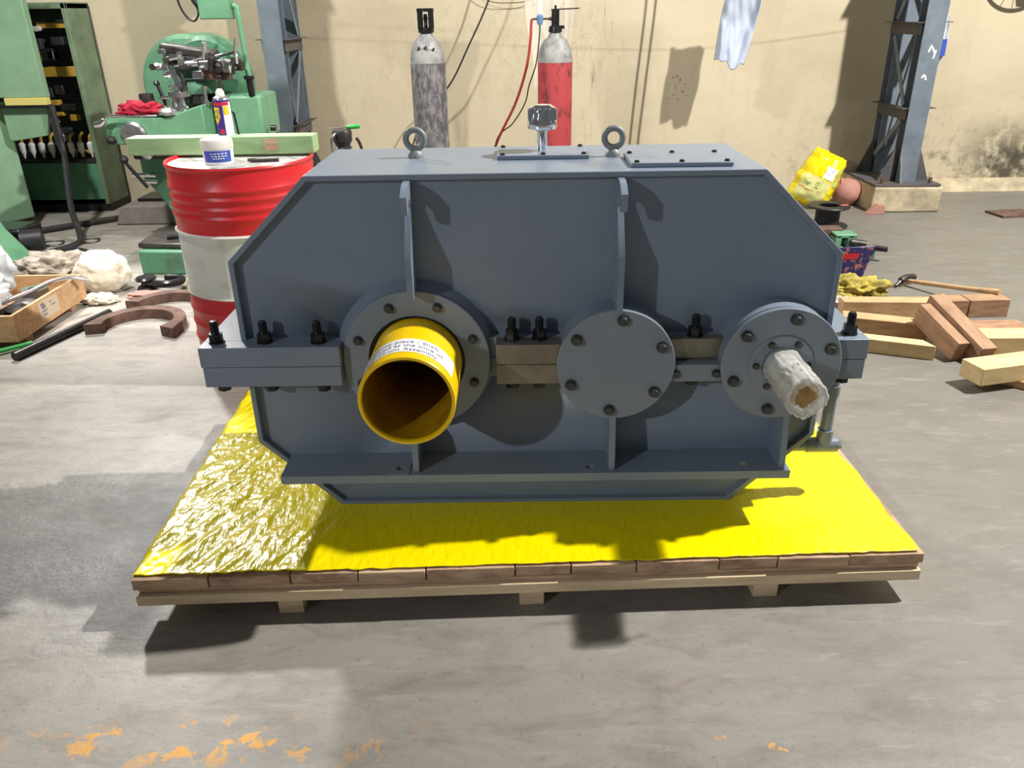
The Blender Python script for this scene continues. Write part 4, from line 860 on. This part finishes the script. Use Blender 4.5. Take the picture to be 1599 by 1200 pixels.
tag(blob((-2.88, 4.76, .06), (.22, .15, .10), .4, 2.2, 14, 5, True, ridge=.5).build('dirty_cloth', GREYCLOTH, loc=(-2.88, 4.78, 0), ang=180), 'heap of dirty grey cloth behind the wooden crate', 'cloth')
def shoe(x, y, ro, ri, h, a0, a1, label):
    m = M(); n = 36; out = []; inn = []
    for k in range(n+1):
        a = radians(a0+(a1-a0)*k/n); w_ = 1+.10*max(0, 1-k/2.5)+.10*max(0, 1-(n-k)/2.5)
        out.append((x+ro*w_*cos(a), y+ro*w_*sin(a))); inn.append((x+ri/w_**.5*cos(a), y+ri/w_**.5*sin(a)))
    vs = []
    for (o1, i1) in zip(out, inn): vs += [(*o1, 0), (*o1, h), (*i1, h), (*i1, 0)]
    fs = [(0, 1, 2, 3), (4*n+3, 4*n+2, 4*n+1, 4*n)]
    for k in range(n):
        for j in range(4): fs.append((4*k+j, 4*k+4+j, 4*k+4+(j+1) % 4, 4*k+(j+1) % 4))
    m.add(vs, fs); o = m.build('brake_shoe', RUST, loc=(x, y, 0), bevel=.003); return tag(o, label, 'brake shoe', 'rusty half rings on the floor')
shoe(-1.95, 3.80, .235, .175, .055, -28, 192, 'nearer rusty iron half ring lying on the floor')
shoe(-1.90, 4.07, .235, .18, .055, -12, 170, 'rear rusty iron half ring behind the nearer one')
vb = thing('machine_vise', (-2.18, 5.1, 0), 'worn green cast machine vise block on the floor', 'vise')
M().prism([(-2.35, 4.78), (-2.0, 4.76), (-1.95, 5.25), (-2.38, 5.28)], 0, .15, 'Z').build('vise_body', GREEN_D, vb, bevel=.012)
M().prism([(-2.37, 4.84), (-1.98, 4.80), (-1.95, 5.2), (-2.4, 5.25)], .15, .185, 'Z').build('vise_bed', DARKSTEEL, vb, bevel=.01)
M().obox((-2.17, 4.95, .192), (.10, .05, .02), (0, 0, .3)).build('slot_block', BLACK_STEEL, vb)
sk = thing('steel_shackle', (-2.1, 4.48, 0), 'dark steel shackle on the floor in front of the vise block', 'shackle')
M().lathe([(0, 0), (.05, 0), (.06, .015), (.05, .03), (.03, .035), (.03, .06), (.055, .065), (.06, .075), (.05, .085), (0, .085)], (-2.18, 4.46, 0), 'Z', 24).build('roller', BLACK_STEEL, sk)
M().tube(smooth_path([(-2.15, 4.44, .05), (-2.05, 4.42, .05), (-1.99, 4.46, .05), (-2.0, 4.53, .05), (-2.1, 4.55, .05)]), .022, 10).build('bow', BLACK_STEEL, sk)
tag(M().obox((-1.93, 4.52, .028), (.06, .09, .055), (0, 0, .2)).build('wood_block', WOODPALE, loc=(-1.93, 4.5, 0), bevel=.004), 'small pale wood block beside the shackle and drum', 'timber')
tag(blob((-2.12, 4.345, .012), (.12, .05, .02), .4, 3, 44, 3, True).build('rubble', TERRA, loc=(-2.1, 4.28, 0)), 'low brown rubble patch behind the rusty half rings', 'rubble', kind='stuff')

# ------------------------------------------------------------------ right floor clutter
def timber(name, c, size, rot, ma, label, cut=0, group='timber offcuts on the right'):
    m = M().obox((0, 0, 0), size, (0, 0, 0))
    if cut:
        for p in m.v:
            if p.x > 0 and p.y < 0: p.x += cut
    R = Matrix.Rotation(rot[2], 3, 'Z') @ Matrix.Rotation(rot[1], 3, 'Y') @ Matrix.Rotation(rot[0], 3, 'X')
    o = m.build(name, ma, bevel=.0025); o.location = c; o.rotation_euler = R.to_euler()
    return tag(o, label, 'timber', group)
timber('timber', (1.93, 3.86, .045), (.52, .09, .09), (0, 0, -.06), WOODTAN, 'tan timber furthest back, below the yellow rag')
timber('timber', (1.78, 3.61, .0425), (.38, .095, .085), (0, 0, -.36), WOODTAN, 'tan timber between the rearmost timber and the slant-cut one')
timber('timber', (1.70, 3.385, .034), (.30, .07, .068), (0, 0, -.38), WOODPALE, 'pale timber with slant-cut end beside the gearbox flange', .05)
timber('timber', (2.245, 3.865, .046), (.10, .10, .092), (0, 0, .0), WOODBROWN, 'square brown block touching the larger brown block')
timber('timber', (2.405, 3.87, .046), (.205, .10, .092), (0, 0, .03), WOODBROWN, 'larger brown block with the hammer handle resting on it')
timber('timber', (1.945, 3.405, .09), (.30, .055, .10), (0, .30, -1.36), WOODBROWN, 'left one of two brown timbers leaning side by side')
timber('timber', (2.022, 3.40, .105), (.40, .075, .10), (0, .32, -1.36), WOODBROWN, 'right one of two brown timbers leaning side by side')
timber('timber', (2.32, 3.66, .012), (.36, .12, .022), (0, 0, .02), WOODBROWN, 'thin brown plank lying flat behind the pale block')
timber('timber', (2.28, 3.375, .046), (.38, .125, .09), (0, 0, -.02), WOODPALE, 'pale thick block at the right edge behind the leaning timbers')
timber('timber', (2.06, 3.035, .072), (.38, .12, .075), (0, 0, .24), WOODPALE, 'pale timber nearest the camera at the right edge')
timber('timber', (2.14, 3.0, .017), (.11, .26, .034), (0, 0, .9), WOODTAN, 'low offcut under the nearest pale timber')
hm = thing('hammer', (2.3, 4.05, .09), 'long wooden handled hammer resting on the larger brown block', 'hammer')
M().tube([(2.49, 3.90, .106), (2.40, 4.06, .075), (2.27, 4.28, .04), (2.225, 4.35, .03)], [.016, .013, .013, .011], 10).build('handle', WOODTAN, hm)
M().tube(smooth_path([(2.15, 4.31, .012), (2.185, 4.33, .035), (2.225, 4.355, .045), (2.28, 4.38, .04)]), [.010]*8+[.02]*17, 10).build('head', DARKSTEEL, hm)
# yellow rag, printed packet, pale bag
tag(blob((1.85, 4.12, .05), (.17, .09, .075), .45, 2.6, 21, 5, True, ridge=.6).build('yellow_rag', YELRAG, loc=(1.85, 4.1, 0), ang=180), 'crumpled mustard yellow rag behind the timber offcuts', 'rag')
tag(blob((1.70, 3.965, .03), (.07, .045, .045), .3, 2.6, 27, 4, True).build('pale_bag', mat('pinkish_plastic', srgb(214, 196, 190), .4), loc=(1.73, 3.97, 0), ang=180), 'small pale pink bag beside the rearmost timber', 'bag')
pk = thing('printed_packet', (1.93, 4.42, 0), 'dark navy printed packet standing behind the yellow rag', 'packet')
M().add([(1.86, 4.42, 0), (1.985, 4.40, 0), (1.985, 4.45, 0), (1.86, 4.47, 0), (1.82, 4.44, .20), (2.05, 4.42, .215), (2.05, 4.435, .215), (1.82, 4.455, .2)], [(0,3,2,1),(4,5,6,7),(0,1,5,4),(1,2,6,5),(2,3,7,6),(3,0,4,7)]).build('packet_body', PURPLE, pk, bevel=.004)
M().add([(1.87, 4.428, .135), (1.955, 4.42, .14), (1.965, 4.418, .175), (1.865, 4.427, .17)], [(0,1,2,3)]).build('red_print', CANRED, pk, smooth=False)
# green clamps
gc = thing('pipe_clamp', (2.2, 4.95, 0), 'green screw clamp lying on the floor behind the packet', 'clamp')
M().box((2.15, 4.90, 0), (2.20, 4.97, .05)).box((2.13, 4.88, .05), (2.28, 4.93, .07)).box((2.23, 4.90, 0), (2.28, 4.97, .05)).build('clamp_frame', GREEN, gc, bevel=.01)
M().cyl((2.23, 4.85, .085), (2.31, 4.82, .08), .017, n=14).build('clamp_screw', BLACK_STEEL, gc)
gv = thing('bench_clamp', (2.08, 5.1, 0), 'green and brown clamp block behind the screw clamp', 'clamp')
M().box((1.98, 5.04, 0), (2.20, 5.18, .04)).box((2.06, 5.02, .04), (2.10, 5.14, .12)).box((2.14, 5.02, .04), (2.18, 5.14, .12)).box((2.06, 5.02, .10), (2.20, 5.14, .125)).build('clamp_casting', GREEN, gv, bevel=.006)
M().box((1.96, 5.12, .06), (2.14, 5.22, .14)).build('clamp_jaw', RUST, gv, bevel=.006)
M().cyl((2.15, 5.0, .08), (2.24, 4.98, .07), .025, n=14).build('clamp_nut', DARKSTEEL, gv)
tag(M().obox((1.99, 5.42, .02), (.14, .10, .04), (0, 0, .2)).obox((1.99, 5.42, .05), (.08, .06, .02), (0, 0, .2)).build('green_bracket', GREEN, loc=(1.99, 5.42, 0), bevel=.005), 'small green bracket between the spool and the clamps', 'bracket')
# cable spool
sp = thing('cable_spool', (2.27, 5.75, 0), 'empty black plastic cable spool on its side flange', 'spool')
M().lathe([(.05, 0), (.145, 0), (.15, .008), (.145, .014), (.05, .014)], (2.27, 5.75, 0), 'Z', 40, closed=True).build('lower_flange', RUBBER, sp)
M().lathe([(.07, .14), (.145, .14), (.15, .147), (.145, .154), (.07, .154)], (2.27, 5.75, 0), 'Z', 40, closed=True).build('upper_flange', RUBBER, sp)
M().lathe([(.07, .014), (.085, .014), (.085, .14), (.07, .154)], (2.27, 5.75, 0), 'Z', 40).build('core', BLACK, sp)
M().obox((2.38, 5.74, .1545), (.05, .03, .001), (0, 0, .1)).build('orange_tag', mat('orange_label', srgb(240, 120, 80), .5), sp)
# yellow sack leaning by the wall, clay pot
sk_ = thing('yellow_sack', (2.385, 6.36, 0), 'half full yellow plastic sack with printed side near the wall', 'sack')
TILT = .42
def sackp(u, v, off=0):      # u,v in -1..1 over the front face, pillow shape, leaning to the right
    bul = max(0, (1-u**4))*max(0, (1-v**4))
    d = .13*bul**.6*(1 if off >= 0 else -1)
    wr_ = .012*noise.noise(Vector((u*6, v*5, 3)))+.010*abs(noise.noise(Vector((u*3+v*9, v*2, 7))))*(.4+max(0, v))
    x = u*(.165-.03*max(0, v))+.012*noise.noise(Vector((u*2, v*4, 9))); z = v*.215+.014*noise.noise(Vector((u*5, v*2, 1)))
    xr = x*cos(TILT)+z*sin(TILT); zr = -x*sin(TILT)+z*cos(TILT)
    return Vector((2.385+xr, 6.36-d-wr_-off, max(.012, .225+zr)))
m = M(); n = 36
for s_ in (1, -1):
    for j in range(n+1):
        for i in range(n+1):
            u, v = -1+2*i/n, -1+2*j/n; m.v.append(sackp(u, v, 0 if s_ > 0 else -1e-6))
    k = (n+1)**2*(0 if s_ > 0 else 1)
    m.f += [(k+j*(n+1)+i, k+j*(n+1)+i+1, k+(j+1)*(n+1)+i+1, k+(j+1)*(n+1)+i) for j in range(n) for i in range(n)]
sbody = m.build('sack_body', SACKY, sk_, ang=180)
def spatch(name, ma, u0, u1, v0, v1, off):
    m = M(); k = 12
    for j in range(k+1):
        for i in range(k+1): m.v.append(sackp(u0+(u1-u0)*i/k, v0+(v1-v0)*j/k, off))
    m.f += [(j*(k+1)+i, j*(k+1)+i+1, (j+1)*(k+1)+i+1, (j+1)*(k+1)+i) for j in range(k) for i in range(k)]
    return m.build(name, ma, sbody, ang=180)
spatch('pale_panel', SACKP, -.92, .45, -.78, .08, .003)
spatch('white_panel', PAPER, -.18, .42, .14, .56, .003); spatch('grey_panel', mat('sack_grey_print', srgb(190, 196, 120), .4), .50, .66, -.02, .62, .003)
spatch('print_line', mat('sack_orange_print', srgb(214, 160, 90), .4), -.92, -.2, -.44, -.40, .005)
for (u0, u1, v0) in ((-.30, .0, -.14), (-.30, .05, -.22), (-.28, -.05, -.30), (-.8, -.5, -.2), (-.8, -.55, -.28)): spatch('print_line', mat('sack_green_print', srgb(150, 160, 90), .4), u0, u1, v0, v0+.035, .005)
v, f = text_mesh('MOTIZ', .30)
M().add([sackp(.80-p.y*.9, p.x*.9+.18, .016) for p in v], f).build('sack_lettering', mat('sack_red_ink', srgb(150, 60, 20), .5), sbody, smooth=False)
pot = thing('clay_pot', (2.66, 6.44, 0), 'reddish brown clay pot tipped over beside the yellow sack', 'pot')
m = blob((2.665, 6.44, .105), (.115, .11, .105), .02, 2, 2, 4, True); m.build('pot_body', TERRA, pot, ang=180)
M().tube([(2.66-.06+.010*cos(t), 6.45+.05*sin(t), .17+.04*cos(t)) for t in [2*pi*k/24 for k in range(24)]], .012, 8, True).build('pot_rim', TERRA, pot)
tag(M().prism([(2.70, 0), (2.84, 0), (2.83, .07), (2.78, .075)], 6.08, 6.14).build('brick_shard', TERRA, loc=(2.76, 6.1, 0), bevel=.004), 'pink brick shard on the floor in front of the clay pot', 'brick')
tag(M().obox((3.78, 6.02, .008), (.30, .2, .015), (0, 0, .15)).build('rusty_plate', RUST, loc=(3.78, 6.0, 0)), 'flat rusty steel plate on the floor at the right edge', 'plate')
